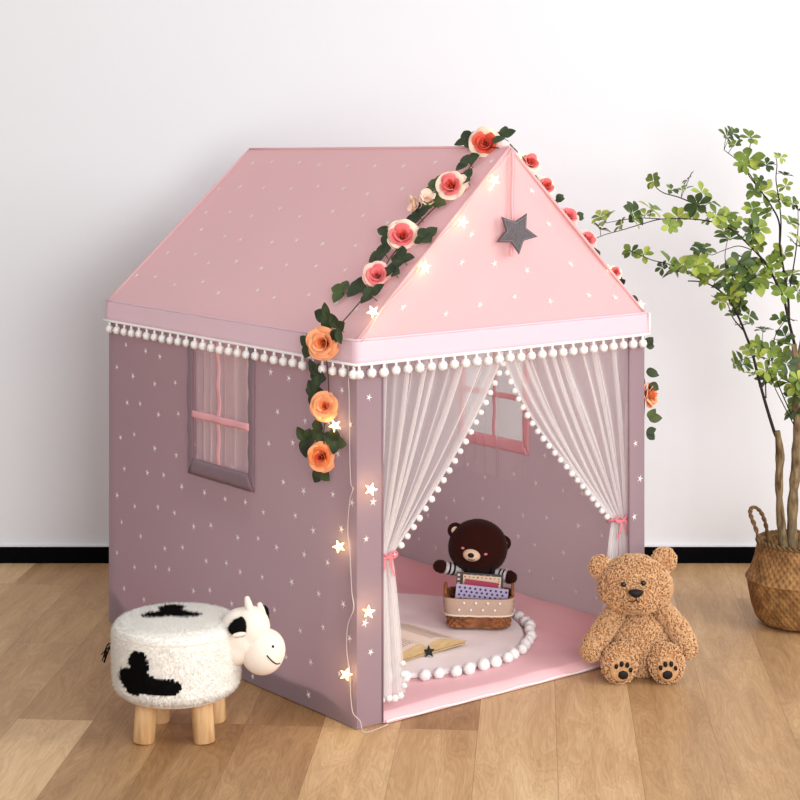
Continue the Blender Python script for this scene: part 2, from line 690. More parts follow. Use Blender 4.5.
def bars(pos, h, side, zc, xc, wdt):
    h0, h1, z0, z1 = h
    z1 = 0.885
    e = 0.006 * side
    bm = bmesh.new()
    grid(bm, 24, 3, lambda u, v: pos(lerp(h0 - 0.006, h1 + 0.006, u), zc + wdt * (v - 0.5), e + side * 0.002 * math.sin(u * 17)))
    obj('window_bar', bm, M_pinkrib, tent, solid=0.001)
    bm = bmesh.new()
    grid(bm, 3, 34, lambda u, v: pos(xc + wdt * 0.8 * (u - 0.5) + 0.002 * math.sin(v * 9), lerp(z0 - 0.004, z1, v), e * 0.6 + side * 0.002 * math.sin(v * 23)))
    obj('window_bar', bm, M_pinkrib, tent, solid=0.001)


bars(posL, hl, 1, 0.665, sL(220), 0.020)
bars(posR, hr, -1, 0.640, sR(495.5), 0.017)


def window_net(P0, U, n_in, h, zlow, folds, seed, m):
    h0, h1, z0, z1 = h
    bm = bmesh.new()
    def f(u, v):
        a = u + 0.02 * math.sin(9 * u + seed)
        d = 0.007 * math.sin(2 * PI * (folds * a + 0.4 * math.sin(6 * a + seed))) * (0.6 + 0.4 * v)
        d += 0.003 * noise.noise(V(u * 12, v * 3, seed))
        return P0 + U * (lerp(h0 - 0.03, h1 + 0.03, u)) + V(0, 0, lerp(0.905, zlow, v)) + n_in * (0.022 + d)
    grid(bm, 130, 20, f)
    return obj('window_curtain', bm, m, tent)


window_net(B0, UL, -NL, hl, 0.43, 8, 1.0, M_sheer_win)
window_net(C0, UL, NL, hr, 0.40, 5, 2.0, M_sheer_thin)


# roof -------------------------------------------------------------
def roof_panel(name, E0, E1, T0, T1, n, stars, seed, m):
    """sloping or upright roof sheet: E0-E1 bottom edge, T0-T1 top edge (T0 = T1 for a gable)"""
    rng = random.Random(seed)

    def pos(u, v, o=0.0):
        a, b = E0.lerp(E1, u), T0.lerp(T1, u)
        p = a.lerp(b, v)
        k = math.sin(PI * min(1, max(0, v))) * (math.sin(PI * min(1, max(0, u))) if T0 != T1 else 1)
        s = -0.006 * k + 0.004 * k * noise.noise(V(u * 4 + seed, v * 4, 1)) * 2
        return p + n * (s + o)
    bm = bmesh.new()
    grid(bm, 50, 40, pos)
    H = ((T0 + T1) / 2 - (E0 + E1) / 2).length
    Wd = (E1 - E0).length
    if stars:
        for (x, y) in star_spots(0, Wd, 0, H, rng, 0.122, 0.098):
            v = y / H
            if T0 == T1:
                wd = Wd * (1 - v)
                u = 0.5 + (x / Wd - 0.5) / max(1 - v, 1e-3)
                if abs(x - Wd / 2) > wd / 2 - 0.02: continue
            else:
                wd = lerp(Wd, (T1 - T0).length, v)
                u = x / Wd
            if not (0.02 < u < 0.98 and 0.04 < v < 0.96): continue
            rot = rng.uniform(0, 6)
            r = rng.uniform(0.0105, 0.0125)
            star_face(bm, lambda a, b: pos(u + a / max(wd, 0.05), v + b / H, 0.0022), 0, r, rot, 1)
    return obj(name, bm, [m, M_star], tent)


EB, EC, EA, ED = [p + V(0, 0, ZE) for p in (B0, C0, A0, D0)]
nl = (EA - EB).cross(R1 - EB).normalized()
if nl.x > 0: nl = -nl
nr = (ED - EC).cross(R1 - EC).normalized()
if nr.x < 0: nr = -nr
roof_panel('roof_slope', EB, EA, R1, R2, nl, True, 31, M_pink)
roof_panel('roof_slope', EC, ED, R1, R2, nr, True, 32, M_pink)
roof_panel('gable', EB, EC, R1, R1, NF, True, 33, M_pink)
roof_panel('gable', EA, ED, R2, R2, NB, False, 34, M_pink)
for a, b in ((EB, R1), (EC, R1), (EA, R2), (ED, R2), (R1, R2)):
    bm = bmesh.new()
    tube(bm, [a.lerp(b, k / 8) for k in range(9)], 0.004, 8)
    obj('roof_piping', bm, M_pink, tent)

# valance band round the eaves --------------------------------------
corners = [B0, C0, D0, A0]
outs = [NF, NR, NB, NL]
edges = [(B0, C0, NF), (C0, D0, NR), (D0, A0, NB), (A0, B0, NL)]


def cor(P, o, z):
    """corner pushed out along both walls"""
    du = UF if P in (C0, D0) else -UF
    dv = UL if P in (A0, D0) else -UL
    return P + du * o + dv * o + V(0, 0, z)


bm = bmesh.new()
loop = [B0, C0, D0, A0]
prev = None
for k in range(4):
    P, Q = loop[k], loop[(k + 1) % 4]
    n = edges[k][2]
    def f(u, v, P=P, Q=Q, n=n):
        o = lerp(0.006, 0.009, v)
        a = cor(P, o, 0).lerp(cor(Q, o, 0), u)
        zz = lerp(ZE + 0.003, ZV, v) - 0.003 * noise.noise(V(u * 5, k, 2)) * v
        return a + V(0, 0, zz) + n * (0.002 * noise.noise(V(u * 14 + k * 5, v, 3))) * math.sin(PI * u)
    grid(bm, 60, 5, f)
bmesh.ops.remove_doubles(bm, verts=bm.verts, dist=0.0004)
val = obj('valance', bm, M_band, tent, solid=0.0015)
bm = bmesh.new()
pts = []
for k in range(4):
    P, Q = loop[k], loop[(k + 1) % 4]
    for j in range(20): pts.append(cor(P, 0.010, ZV).lerp(cor(Q, 0.010, ZV), j / 20))
tube(bm, pts, 0.0036, 8, closed=True)
obj('white_cord_trim', bm, M_trim, val)
bm = bmesh.new()
pts = [cor(P, 0.006, ZE) for P in loop]
pp = []
for k in range(4):
    for j in range(20): pp.append(pts[k].lerp(pts[(k + 1) % 4], j / 20))
tube(bm, pp, 0.003, 6, closed=True)
obj('eave_seam', bm, M_band, val)
bm = bmesh.new()
tube(bm, [cor(C0, 0.009, ZE), cor(C0, 0.0095, ZV)], 0.003, 6)
obj('corner_cord', bm, M_trim, val)


def pom_mesh(name, r, seed):
    bm = bmesh.new()
    ball(bm, (0, 0, 0), r, sub=3, fn=lambda p: p * (1 + 0.10 * noise.noise(p * 4 + V(seed, 0, 0)) + 0.05 * noise.noise(p * 11)))
    fur(bm, 160, r * 0.28, r * 0.07, random.Random(seed), (0, 0, 0), 0.6)
    return mesh_only(name, bm, M_pom)


pomA = pom_mesh('pom_pom', 0.0125, 1)
bm = bmesh.new()
tube(bm, [V(0, 0, 0.0245), V(0, 0, 0.012)], [0.0025, 0.0045], 6)
ball(bm, (0, 0, 0), 0.0125, sub=3, fn=lambda p: p * (1 + 0.09 * noise.noise(p * 4)))
fur(bm, 160, 0.0034, 0.0009, random.Random(2), (0, 0, 0), 0.6)
pomHang = mesh_only('hanging_pom_pom', bm, M_pom)
for P, Q, L_, sk in ((A0, B0, LL, 0), (B0, C0, LF, 1)):
    a, b = cor(P, 0.010, ZV - 0.0225), cor(Q, 0.010, ZV - 0.0225)
    n = int(round(L_ / (0.0405 if sk == 0 else 0.0365)))
    for j in range(n):
        if sk == 0 or True:
            place('pom_pom', pomHang, a.lerp(b, (j + 0.5 * (1 - sk) + 0.25) / n) + V(0, 0, rnd.uniform(-0.001, 0.001)), val, (rnd.uniform(-.06, .06), rnd.uniform(-.06, .06), rnd.uniform(0, 6)), rnd.uniform(0.84, 0.94))


# doorway curtains --------------------------------------------------
def curtain(sT0, sT1, sK0, sK1, sG0, sG1, zt, zk, zb, folds, seed, e_in):
    """hung from sT0 (outer) to sT1 (inner), gathered at sK, falling to sG"""
    def pos(a, t):
        aa = a + 0.018 * math.sin(11 * a + seed) + 0.01 * math.sin(23 * a + seed * 2)
        ph = 2 * PI * (folds * aa + 0.5 * math.sin(5 * aa + seed) + 0.9 * noise.noise(V(aa * 4.5, 0.6 * min(t, 1), seed)))
        if t <= 1:
            e = t ** lerp(1.0, e_in, a)
            s = lerp(lerp(sT0, sT1, a), lerp(sK0, sK1, a), e)
            z = lerp(zt, zk, t) - 0.012 * math.sin(PI * t) * a
            amp = lerp(0.014, 0.0055, t ** 1.5)
        else:
            q = t - 1
            e = q ** 0.7
            s = lerp(lerp(sK0, sK1, a), lerp(sG0, sG1, a), e)
            z = lerp(zk, zb, q)
            amp = lerp(0.0045, 0.010, e)
        d = amp * math.sin(ph + 0.9 * math.sin(ph)) + 0.35 * amp * math.sin(2.37 * ph + seed)
        side = (sT1 - sT0) / abs(sT1 - sT0)
        s += 0.6 * amp * math.cos(ph)
        return B0 + UF * s + V(0, 0, z) - NF * (0.026 + d)
    bm = bmesh.new()
    grid(bm, 190, 84, lambda a, v: pos(a, v * 2))
    c = obj('door_curtain', bm, M_sheer, tent)
    # hem tape along the inner edge
    bm = bmesh.new()
    rows = 90
    sgn = 1 if sT1 > sT0 else -1
    grid(bm, 2, rows, lambda u, v: pos(1, v * 2) + UF * sgn * (0.008 * (u - 0.7)) + NF * 0.003)
    obj('hem_tape', bm, M_sheer, c)
    # pom-poms down the inner edge
    acc, last, k = 0.0, pos(1, 0), 0
    for i in range(1, 801):
        t = i / 800 * 2
        p = pos(1, t)
        acc += (p - last).length
        last = p
        if acc >= 0.027:
            acc = 0
            if 1.0 < t < 1.72: continue
            place('pom_pom', pomA, p + UF * sgn * 0.007 + V(0, 0, -0.005) + NF * 0.004, c, (rnd.random() * 6, rnd.random() * 6, 0), 0.60 * rnd.uniform(0.92, 1.08))
    # bottom hem pom-poms
    n = 4
    for j in range(n):
        p = pos((j + 0.5) / n, 2.0)
        place('pom_pom', pomA, p + V(0, 0, -0.004) + NF * 0.012, c, (rnd.random() * 6, 0, 0), 0.68)
    # ribbon tie-back
    mid = pos(0.5, 1.0)
    hw = abs(sK1 - sK0) / 2 + 0.010
    bm = bmesh.new()
    pts = []
    for j in range(28):
        an = 2 * PI * j / 28
        pts.append(mid + UF * hw * math.cos(an) + NF * 0.017 * math.sin(an) + V(0, 0, 0.003 * math.sin(3 * an)))
    tube(bm, pts, 0.0042, 6, closed=True)
    f0 = mid + NF * 0.019
    for sg in (-1, 1):                       # bow loops and tails
        lp = [f0, f0 + UF * sg * 0.018 + V(0, 0, 0.012), f0 + UF * sg * 0.03 + V(0, 0, 0.003), f0 + UF * sg * 0.016 - V(0, 0, 0.005), f0]
        tube(bm, catmull(lp, 5), 0.0025, 6)
        grid(bm, 2, 8, lambda u, v, sg=sg: f0 + UF * (sg * (0.006 + 0.014 * v) + 0.008 * (u - 0.5)) - V(0, 0, 0.05 * v) + NF * 0.003 * math.sin(v * 6 + sg))
    obj('tie_back', bm, M_ribbon, c)
    return pos


zk = 0.398
curtain(sF(379.5), sF(514), sF(384.5), sF(397), sF(384), sF(409), 0.893, zk, 0.055, 8, 0.7, 1.22)
curtain(sF(641), sF(508), sF(634), sF(619), sF(648), sF(607), 0.893, 0.378, 0.05, 9, 2.1, 1.35)

# quilted floor mat --------------------------------------------------
bm = bmesh.new()


def mat_pos(u, v):
    x, y = lerp(0.006, LF - 0.008, u), lerp(-0.006, LL - 0.01, v)
    if x < sA + 0.004 or x > sB - 0.004: y = max(y, 0.008)
    p = B0 + UF * x + UL * y
    h = 0.026
    h += 0.045 * smooth01(1 - (LF - 0.008 - x) / 0.10) * smooth01(y / 0.12)
    h += 0.045 * smooth01(1 - (LL - 0.01 - y) / 0.10) * smooth01((LF - x) / 0.05 + 0.5)
    h += 0.030 * smooth01(1 - x / 0.08) * smooth01(y / 0.15)
    h += 0.0045 * noise.noise(V(x * 5, y * 5, 4)) + 0.003 * noise.noise(V(x * 13 + y * 4, y * 9, 8))
    h *= smooth01(0.35 + v * 60) if v < 0.02 else 1
    return p + V(0, 0, h)


rows = grid(bm, 70, 90, mat_pos)
# turned-down edges
fr = [v for v in rows[0]]
lo = [bm.verts.new(V(v.co.x, v.co.y, 0.002)) for v in fr]
for i in range(len(fr) - 1):
    bm.faces.new((lo[i], lo[i + 1], fr[i + 1], fr[i]))
fm = obj('floor_mat', bm, M_matpink, tent)
bm = bmesh.new()
tube(bm, [B0 + UF * lerp(sA + 0.006, sB - 0.006, k / 30) + NF * 0.007 + V(0, 0, 0.007 + 0.0015 * math.sin(k * 1.3)) for k in range(31)], 0.0024, 6)
obj('white_edge_piping', bm, M_trim, fm)

# ------------------------------------------------------------------ round rug
RC = V(-0.05, 5.0, 0)
rug = empty('round_rug', RC + V(0, 0, 0.035), 'round white rug with pom-pom fringe on the pink mat inside the play house', 'rug')
bm = bmesh.new()


def rug_pos(u, v):
    r = 0.392 * math.sqrt(v) if v < 0.93 else lerp(0.392 * math.sqrt(0.93), 0.392, (v - 0.93) / 0.07)
    a = 2 * PI * u
    x, y = r * math.cos(a), r * math.sin(a)
    h = 0.036 + 0.004 * noise.noise(V(x * 7, y * 7, 3)) + 0.0035 * noise.noise(V(x * 15, y * 11, 9))
    if v > 0.99: h -= 0.006
    return RC + V(x, y, h)


grid(bm, 120, 30, rug_pos, closed_u=True)
obj('rug_top', bm, M_rug, rug, solid=0.008)
pomB = pom_mesh('rug_pom_pom', 0.0148, 3)
npom = 58
for j in range(npom):
    a = 2 * PI * j / npom + rnd.uniform(-0.015, 0.015)
    if math.sin(a) > 0.72: continue
    rr = 0.413 + rnd.uniform(-0.005, 0.005)
    place('pom_pom', pomB, RC + V(rr * math.cos(a), rr * math.sin(a), 0.040), rug, (rnd.random() * 6, rnd.random() * 6, 0), rnd.uniform(0.92, 1.08))

# ------------------------------------------------------------------ open book
M_paper = mat('cream_paper', srgb(246, 232, 214), 0.9, 0.1)
M_edge = mat('golden_page_edge', srgb(206, 174, 128), 0.8, 0.2, stretch=(1, 1, 40), var=0.35, vscale=30)
M_ink = mat('printed_text', srgb(140, 118, 104), 0.9, 0.1)
M_blackstar = mat('black_leather', srgb(24, 22, 24), 0.6, 0.3)
bk0 = V(0.071, 4.76, 0.047)
bookdir = V(0.735, 0.678, 0).normalized()
spdir = V(-0.678, 0.735, 0).normalized()
book = empty('open_book', bk0, 'open book with cream pages and printed text lying on the round rug', 'book')


def page_h(x):
    """height of the page block across half the book"""
    return 0.006 + 0.028 * math.sin(PI * min(1, (abs(x) / 0.148) ** 0.55)) * (1 - 0.35 * abs(x) / 0.148)


for sg in (-1, 1):
    bm = bmesh.new()
    T = lambda x, y, z: bk0 + bookdir * x + spdir * y + V(0, 0, z)
    nx = 24
    rows = []
    for j in (0.0, 0.22):
        top = [bm.verts.new(T(sg * 0.148 * i / nx, j, page_h(0.148 * i / nx))) for i in range(nx + 1)]
        bot = [bm.verts.new(T(sg * (0.148 * i / nx), j, 0.003)) for i in range(nx + 1)]
        rows.append((top, bot))
    (t0, b0), (t1, b1) = rows
    for i in range(nx):
        bm.faces.new((t0[i], t0[i + 1], t1[i + 1], t1[i])).material_index = 0
        bm.faces.new((b0[i], b0[i + 1], t0[i + 1], t0[i])).material_index = 1
        bm.faces.new((b1[i], b1[i + 1], t1[i + 1], t1[i])).material_index = 1
        bm.faces.new((b0[i], b0[i + 1], b1[i + 1], b1[i])).material_index = 1
    bm.faces.new((b0[nx], b1[nx], t1[nx], t0[nx])).material_index = 1
    rng = random.Random(sg + 4)
    for ln in range(17):
        y = 0.02 + ln * 0.0108
        x = 0.03
        while x < 0.118:
            wd = rng.uniform(0.004, 0.011)
            x2 = min(x + wd, 0.12)
            h0, h1 = page_h(x) + 0.0006, page_h(x2) + 0.0006
            q = [T(sg * x, y, h0), T(sg * x2, y, h1), T(sg * x2, y + 0.003, h1), T(sg * x, y + 0.003, h0)]
            bm.faces.new([bm.verts.new(p) for p in q]).material_index = 2
            x = x2 + 0.0028
    obj('page_block', bm, [M_paper, M_edge, M_ink], book, smooth=False)
bm = bmesh.new()
box(bm, bk0 + spdir * 0.110 + V(0, 0, 0.001), (0.28, 0.228, 0.003), math.atan2(bookdir.y, bookdir.x))
obj('cover', bm, M_edge, book, smooth=False)
bm = bmesh.new()
cst = bk0 - spdir * 0.008 + V(0, 0, 0.008)
Fm = frame(V(0.1, -0.8, 0.5))
ring = []
for side in (0.002, -0.002):
    ring.append([bm.verts.new(cst + Fm @ V((0.017 if k % 2 == 0 else 0.0075) * math.sin(k * PI / 5), (0.017 if k % 2 == 0 else 0.0075) * math.cos(k * PI / 5), side)) for k in range(10)])
bm.faces.new(ring[0]); bm.faces.new(ring[1][::-1])
for k in range(10): bm.faces.new((ring[0][k], ring[1][k], ring[1][(k + 1) % 10], ring[0][(k + 1) % 10]))
bs = obj('star_bookmark', bm, M_blackstar, None, smooth=False, origin=cst)
tag(bs, 'small black star bookmark tucked at the bottom of the open book', 'bookmark')

# ------------------------------------------------------------------ small storage basket
M_willow = mat('brown_woven_willow', srgb(160, 100, 62), 0.7, 0.3, var=0.45, vscale=60, bump=0.5, bscale=120)
M_liner = mat('beige_linen', srgb(196, 170, 152), 0.9, 0.1, bump=0.5, bscale=500)
M_lace = mat('cream_lace', srgb(236, 220, 204), 0.9, 0.1)
KC = V(0.222, 5.055, 0.0455)
ka = math.radians(-4)
KX, KY = V(math.cos(ka), math.sin(ka), 0), V(-math.sin(ka), math.cos(ka), 0)
kb = empty('storage_basket', KC, 'small rectangular woven basket with beige dotted cloth liner on the white rug', 'basket')


def kpos(th, z, hw, hd, rnd_=0.28):
    """rounded rectangle outline"""
    c, s = math.cos(th), math.sin(th)
    e = 0.42
    x = hw * math.copysign(abs(c) ** e, c)
    y = hd * math.copysign(abs(s) ** e, s)
    return KC + KX * x + KY * y + V(0, 0, z)


bm = bmesh.new()


def kwall(u, v):
    th = 2 * PI * u
    z = 0.001 + 0.083 * v
    sl = 1 + 0.10 * v
    row = int(v * 10)
    weave = 0.0045 * math.sin(2 * PI * 18 * u + (PI if row % 2 else 0)) * abs(math.sin(PI * 10 * v))
    k = sl + weave / 0.07
    return kpos(th, z, 0.084 * k, 0.058 * k)


grid(bm, 200, 40, kwall, closed_u=True)
grid(bm, 60, 4, lambda u, v: kpos(2 * PI * u, 0.002, 0.084 * v + 0.001, 0.058 * v + 0.001), closed_u=True)
obj('woven_body', bm, M_willow, kb, solid=0.003)
bm = bmesh.new()


def kliner(u, v):
    th = 2 * PI * u
    z = lerp(0.084, 0.036, v)
    if v > 0.95: z += 0.002 * math.sin(2 * PI * 60 * u)
    sl = 1 + 0.10 * z / 0.083 + 0.075 + 0.02 * math.sin(PI * v)
    wr = 0.010 * math.sin(z * 520 + 3 * math.sin(th)) * (max(0, abs(math.cos(th)) - 0.72) / 0.28)
    return kpos(th, z, 0.084 * (sl + wr * 2), 0.058 * (sl + wr * 2))


grid(bm, 160, 14, kliner, closed_u=True)
grid(bm, 160, 6, lambda u, v: kpos(2 * PI * u, lerp(0.084, 0.06, v), 0.084 * lerp(1.17, 1.05, v), 0.058 * lerp(1.17, 1.02, v)), closed_u=True)
# dots printed on the front
for r_ in range(2):
    for k in range(4):
        cx = -0.052 + k * 0.033 + (0.014 if r_ == 0 else 0) - 0.002
        cz = 0.074 - r_ * 0.019
        q = KC + KX * cx - KY * (0.058 * 1.2 + 0.002) + V(0, 0, cz)
        res = bmesh.ops.create_circle(bm, cap_ends=True, radius=0.0036, segments=12)
        for vv in res['verts']: vv.co = q + KX * vv.co.x + V(0, 0, vv.co.y)
        for f in set(f for vv in res['verts'] for f in vv.link_faces): f.material_index = 1
obj('cloth_liner', bm, [M_liner, M_star], kb, solid=0.001)
bm = bmesh.new()
pts = [kpos(2 * PI * k / 120, 0.036 + 0.0015 * (k % 2), 0.084 * 1.145, 0.058 * 1.145) for k in range(120)]
tube(bm, pts, 0.0026, 6, closed=True)
obj('lace_edge', bm, M_lace, kb)
for sg in (-1, 1):
    bm = bmesh.new()
    c = KC + KX * sg * 0.094 + V(0, 0, 0.085)
    tube(bm, [c + KY * 0.026 * math.cos(t) + V(0, 0, 0.024 * math.sin(t)) for t in [PI * k / 12 for k in range(13)]], 0.0045, 8)
    obj('handle', bm, M_willow, kb)

# booklets and cards standing in the basket
M_purple = mat('lilac_card', srgb(188, 178, 210), 0.6, 0.3)
M_dotp = mat('dark_purple_dots', srgb(74, 58, 98), 0.6, 0.3)
M_red = mat('raspberry_card', srgb(176, 66, 92), 0.6, 0.3)
M_cream = mat('cream_card', srgb(228, 206, 176), 0.7, 0.2)
M_greyp = mat('grey_pattern_card', srgb(90, 84, 88), 0.7, 0.2)


def card(name, px0, px1, ytop, roll, lean, yoff, cm, mats, deco, label, h=0.125, group=None):
    w_ = (px1 - px0) / FPX * 5.05
    cx = ((px0 + px1) / 2 - 400) / FPX * 5.05
    ztop = CAMZ - (ytop - HY) / FPX * 5.05
    base = V(cx, KC.y + yoff, ztop - h)
    R = Matrix.Rotation(ka, 3, 'Z') @ Matrix.Rotation(lean, 3, 'X') @ Matrix.Rotation(roll, 3, 'Y')
    bm = bmesh.new()
    box(bm, base + R @ V(0, 0, h / 2), (w_, 0.004, h), M=R)
    if deco: deco(bm, lambda x, z, o=0: base + R @ V(x, -0.0026 - o, z), w_, h)
    o = obj(name, bm, [cm] + mats, None, smooth=False, origin=base)
    tag(o, label, 'card', group)


def quadf(bm, P, x0, x1, z0, z1, m, o=0):
    bm.faces.new([bm.verts.new(P(*q, o)) for q in ((x0, z0), (x1, z0), (x1, z1), (x0, z1))]).material_index = m


def discf(bm, P, x, z, r, m, n=8, o=0):
    bm.faces.new([bm.verts.new(P(x + r * math.cos(2 * PI * k / n), z + r * math.sin(2 * PI * k / n), o)) for k in range(n)]).material_index = m


def deco_dots(bm, P, w_, h):
    for j in range(5):
        for i in range(10):
            x = -w_ / 2 + 0.010 + i * (w_ - 0.016) / 9 + (0.005 if j % 2 else 0)
            if x > w_ / 2 - 0.004: continue
            discf(bm, P, x, h - 0.008 - j * 0.0105, 0.0035, 1)


def deco_cream(bm, P, w_, h):
    for i in range(9):
        discf(bm, P, -w_ / 2 + 0.006 + i * (w_ - 0.012) / 8, h - 0.005, 0.0026, 2 if i % 3 else 1)
    for j in range(5):
        discf(bm, P, w_ / 2 - 0.006, h - 0.012 - j * 0.008, 0.0026, 1 if j % 2 else 2)


def deco_grey(bm, P, w_, h):
    for i in range(6):
        for j in range(6):
            quadf(bm, P, -w_ / 2 + 0.003 + i * 0.018, -w_ / 2 + 0.010 + i * 0.018, h - 0.01 - j * 0.012, h - 0.004 - j * 0.012, 1)


GC = None
card('picture_card', 455, 502, 575, 0.05, 0.02, 0.015, M_greyp, [M_cream], deco_grey, 'dark patterned card standing at the back of the basket in front of the brown bear', 0.11)
card('picture_card', 461, 499, 576.5, 0.06, 0.03, 0.006, M_cream, [M_red, M_mauve], deco_cream, 'cream card with a dotted rim standing in the basket behind the red one', 0.11)
card('picture_card', 461, 494, 580.5, 0.12, 0.04, -0.005, M_red, [], None, 'plain raspberry red card between the cream card and the lilac dotted booklet', 0.105)
card('dotted_booklet', 453, 505, 584, 0.10, 0.08, -0.022, M_purple, [M_dotp], deco_dots, 'lilac booklet with purple polka dots leaning in the front of the basket', 0.095)

# ------------------------------------------------------------------ dark brown plush bear
M_choc = mat('chocolate_plush', srgb(50, 22, 17), 0.95, 0.03, sheen=0.08, bump=0.4, bscale=500)
M_muz = mat('cream_plush', srgb(226, 196, 170), 0.9, 0.1)
M_blush = mat('pink_blush_patch', srgb(214, 130, 134), 0.9, 0.1)
M_black = mat('black_thread', srgb(14, 12, 12), 0.6, 0.3)
M_stripe = mat('grey_white_striped_jersey', srgb(206, 200, 202), 0.9, 0.1)
M_overall = mat('black_dungaree_cloth', srgb(26, 24, 28), 0.85, 0.2)
PY = 5.126
pb = empty('plush_bear', (0.215, PY, 0.06), 'dark chocolate brown plush bear in striped shirt sitting in the woven basket', 'plush toy')
hc = at(478, 546.5, PY)
roll = Matrix.Rotation(math.radians(8), 3, 'Y')
bm = bmesh.new()
ball(bm, hc, (0.084, 0.062, 0.077), roll, 4, lambda p: V(p.x * (1 + 0.06 * (p.z < 0) * -p.z), p.y, p.z))
fur(bm, 5000, 0.003, 0.0005, random.Random(3))
head = obj('head', bm, M_choc, pb)


def on_head(px, py, out=0.001):
    # first hit of the sight line on the head ellipsoid
    d = V((px - 400) / FPX, 1, -(py - HY) / FPX)
    for i in range(1, 900):
        p = V(0, 0, CAMZ) + d * (PY - 0.12 + i * 0.0002)
        q = roll.transposed() @ (p - hc)
        if (q.x / 0.084) ** 2 + (q.y / 0.062) ** 2 + (q.z / 0.077) ** 2 <= 1:
            n = roll @ V(q.x / 0.084 ** 2, q.y / 0.062 ** 2, q.z / 0.077 ** 2)
            return p + n.normalized() * out, n.normalized()
    return p, V(0, -1, 0)


for px, py, s_ in ((453.5, 529, 1), (505.5, 543, 1)):
    bm = bmesh.new()
    c = at(px, py, PY)
    d = (c - hc).normalized()
    t = V(-d.z, 0, d.x)
    pts = [c + (d * math.sin(a) + t * math.cos(a)) * 0.017 - d * 0.007 for a in [-0.35 + (PI + 0.7) * k / 14 for k in range(15)]]
    tube(bm, pts, 0.0062, 8, round_ends=True)
    e = obj('ear', bm, M_choc, head)
    bm = bmesh.new()
    ball(bm, c - d * 0.003, (0.0125, 0.004, 0.0125), None, 2)
    obj('inner_ear', bm, M_muz, e)
mp, mn = on_head(471.5, 555.5)
bm = bmesh.new()
ball(bm, mp - mn * 0.006, (0.0255, 0.021, 0.018), roll, 3)
mz = obj('muzzle', bm, M_muz, head)
bm = bmesh.new()
ball(bm, mp + V(-0.002, -0.014, 0.004), (0.0095, 0.005, 0.007), roll, 2)
obj('nose', bm, M_black, head)
bm = bmesh.new()
mo = mp + V(0.0, -0.0135, -0.004)
tube(bm, [mo + roll @ V(0.009 * math.cos(a), 0.002 * abs(math.cos(a)), -0.005 * math.sin(a) - 0.001) for a in [PI * k / 10 for k in range(11)]], 0.0010, 5)
tube(bm, [mo + V(0.001, 0, 0.003), mo + V(0.0005, 0, -0.006)], 0.0008, 5)
obj('mouth', bm, M_black, head)
for px, py in ((463, 548), (485.5, 554)):
    p, n = on_head(px, py, 0.0022)
    bm = bmesh.new()
    ball(bm, p, (0.0055, 0.0022, 0.0036), frame(n).to_4x4().to_3x3() @ Matrix.Rotation(PI / 2, 3, 'X'), 2)
    obj('cheek_patch', bm, M_blush, head)
# body, arms
bm = bmesh.new()
ball(bm, V(hc.x + 0.006, PY + 0.0, 0.155), (0.046, 0.034, 0.075), None, 3)
tor = obj('torso', bm, M_stripe, pb)
bm = bmesh.new()
ball(bm, V(hc.x + 0.006, PY + 0.0, 0.148), (0.050, 0.038, 0.070), None, 3)
for sg in (-1, 1):
    tube(bm, catmull([V(hc.x + sg * 0.030 + 0.006, PY - 0.036, 0.16), V(hc.x + sg * 0.036 + 0.006, PY - 0.034, 0.20), V(hc.x + sg * 0.03 + 0.006, PY - 0.012, 0.226)], 5), 0.007, 8)
obj('dungarees', bm, M_overall, pb)
for (sx, sy), (hx, hy) in (((457, 570), (438.5, 566)), ((497, 574), (511.5, 577.5))):
    a, b = at(sx, sy, PY - 0.004), at(hx, hy, PY - 0.02)
    d = (b - a).normalized()
    bm = bmesh.new()
    tube(bm, [a.lerp(b, t) for t in (0, 0.2, 0.4, 0.6)], [0.017, 0.016, 0.0165, 0.017], 14, round_ends=True)
    arm = obj('arm', bm, M_stripe, pb)
    bm = bmesh.new()
    for t in (0.18, 0.42):
        tube(bm, [a.lerp(b, t), a.lerp(b, t + 0.1)], [0.0175, 0.0178], 14)
    obj('sleeve_stripe', bm, M_overall, arm)
    bm = bmesh.new()
    tube(bm, [a.lerp(b, t) for t in (0.72, 0.85, 0.95)], [0.0165, 0.019, 0.0175], 14, round_ends=True)
    fur(bm, 700, 0.003, 0.0005, random.Random(3))
    obj('paw', bm, M_choc, arm)

# ------------------------------------------------------------------ curly teddy bear
M_curl = mat('caramel_curly_plush', srgb(226, 184, 140), 0.95, 0.05, col2=srgb(206, 158, 112), vscale=120, sheen=0.25)
M_under = mat('dark_plush_backing', srgb(190, 138, 94), 0.95, 0.05)
M_nose = mat('black_stitched_nose', srgb(22, 14, 12), 0.6, 0.3)
M_sole = mat('tan_suede_sole', srgb(204, 158, 114), 0.9, 0.1)
TY = 4.735
ted = empty('teddy_bear', at(640, 684, 4.70) * 1.0, 'curly caramel brown teddy bear sitting on the wood floor by the doorway', 'plush toy')
ted.location.z = 0
ORG[ted.name] = Vector(ted.location)
rng = random.Random(11)


def plush(name, parent, shapes, n, extra=None):
    bm = bmesh.new()
    for sh in shapes: sh(bm)
    curls(bm, int(n * 1.35), 0.0078, 0.00140, rng, 1)
    return obj(name, bm, [M_under, M_curl], parent)


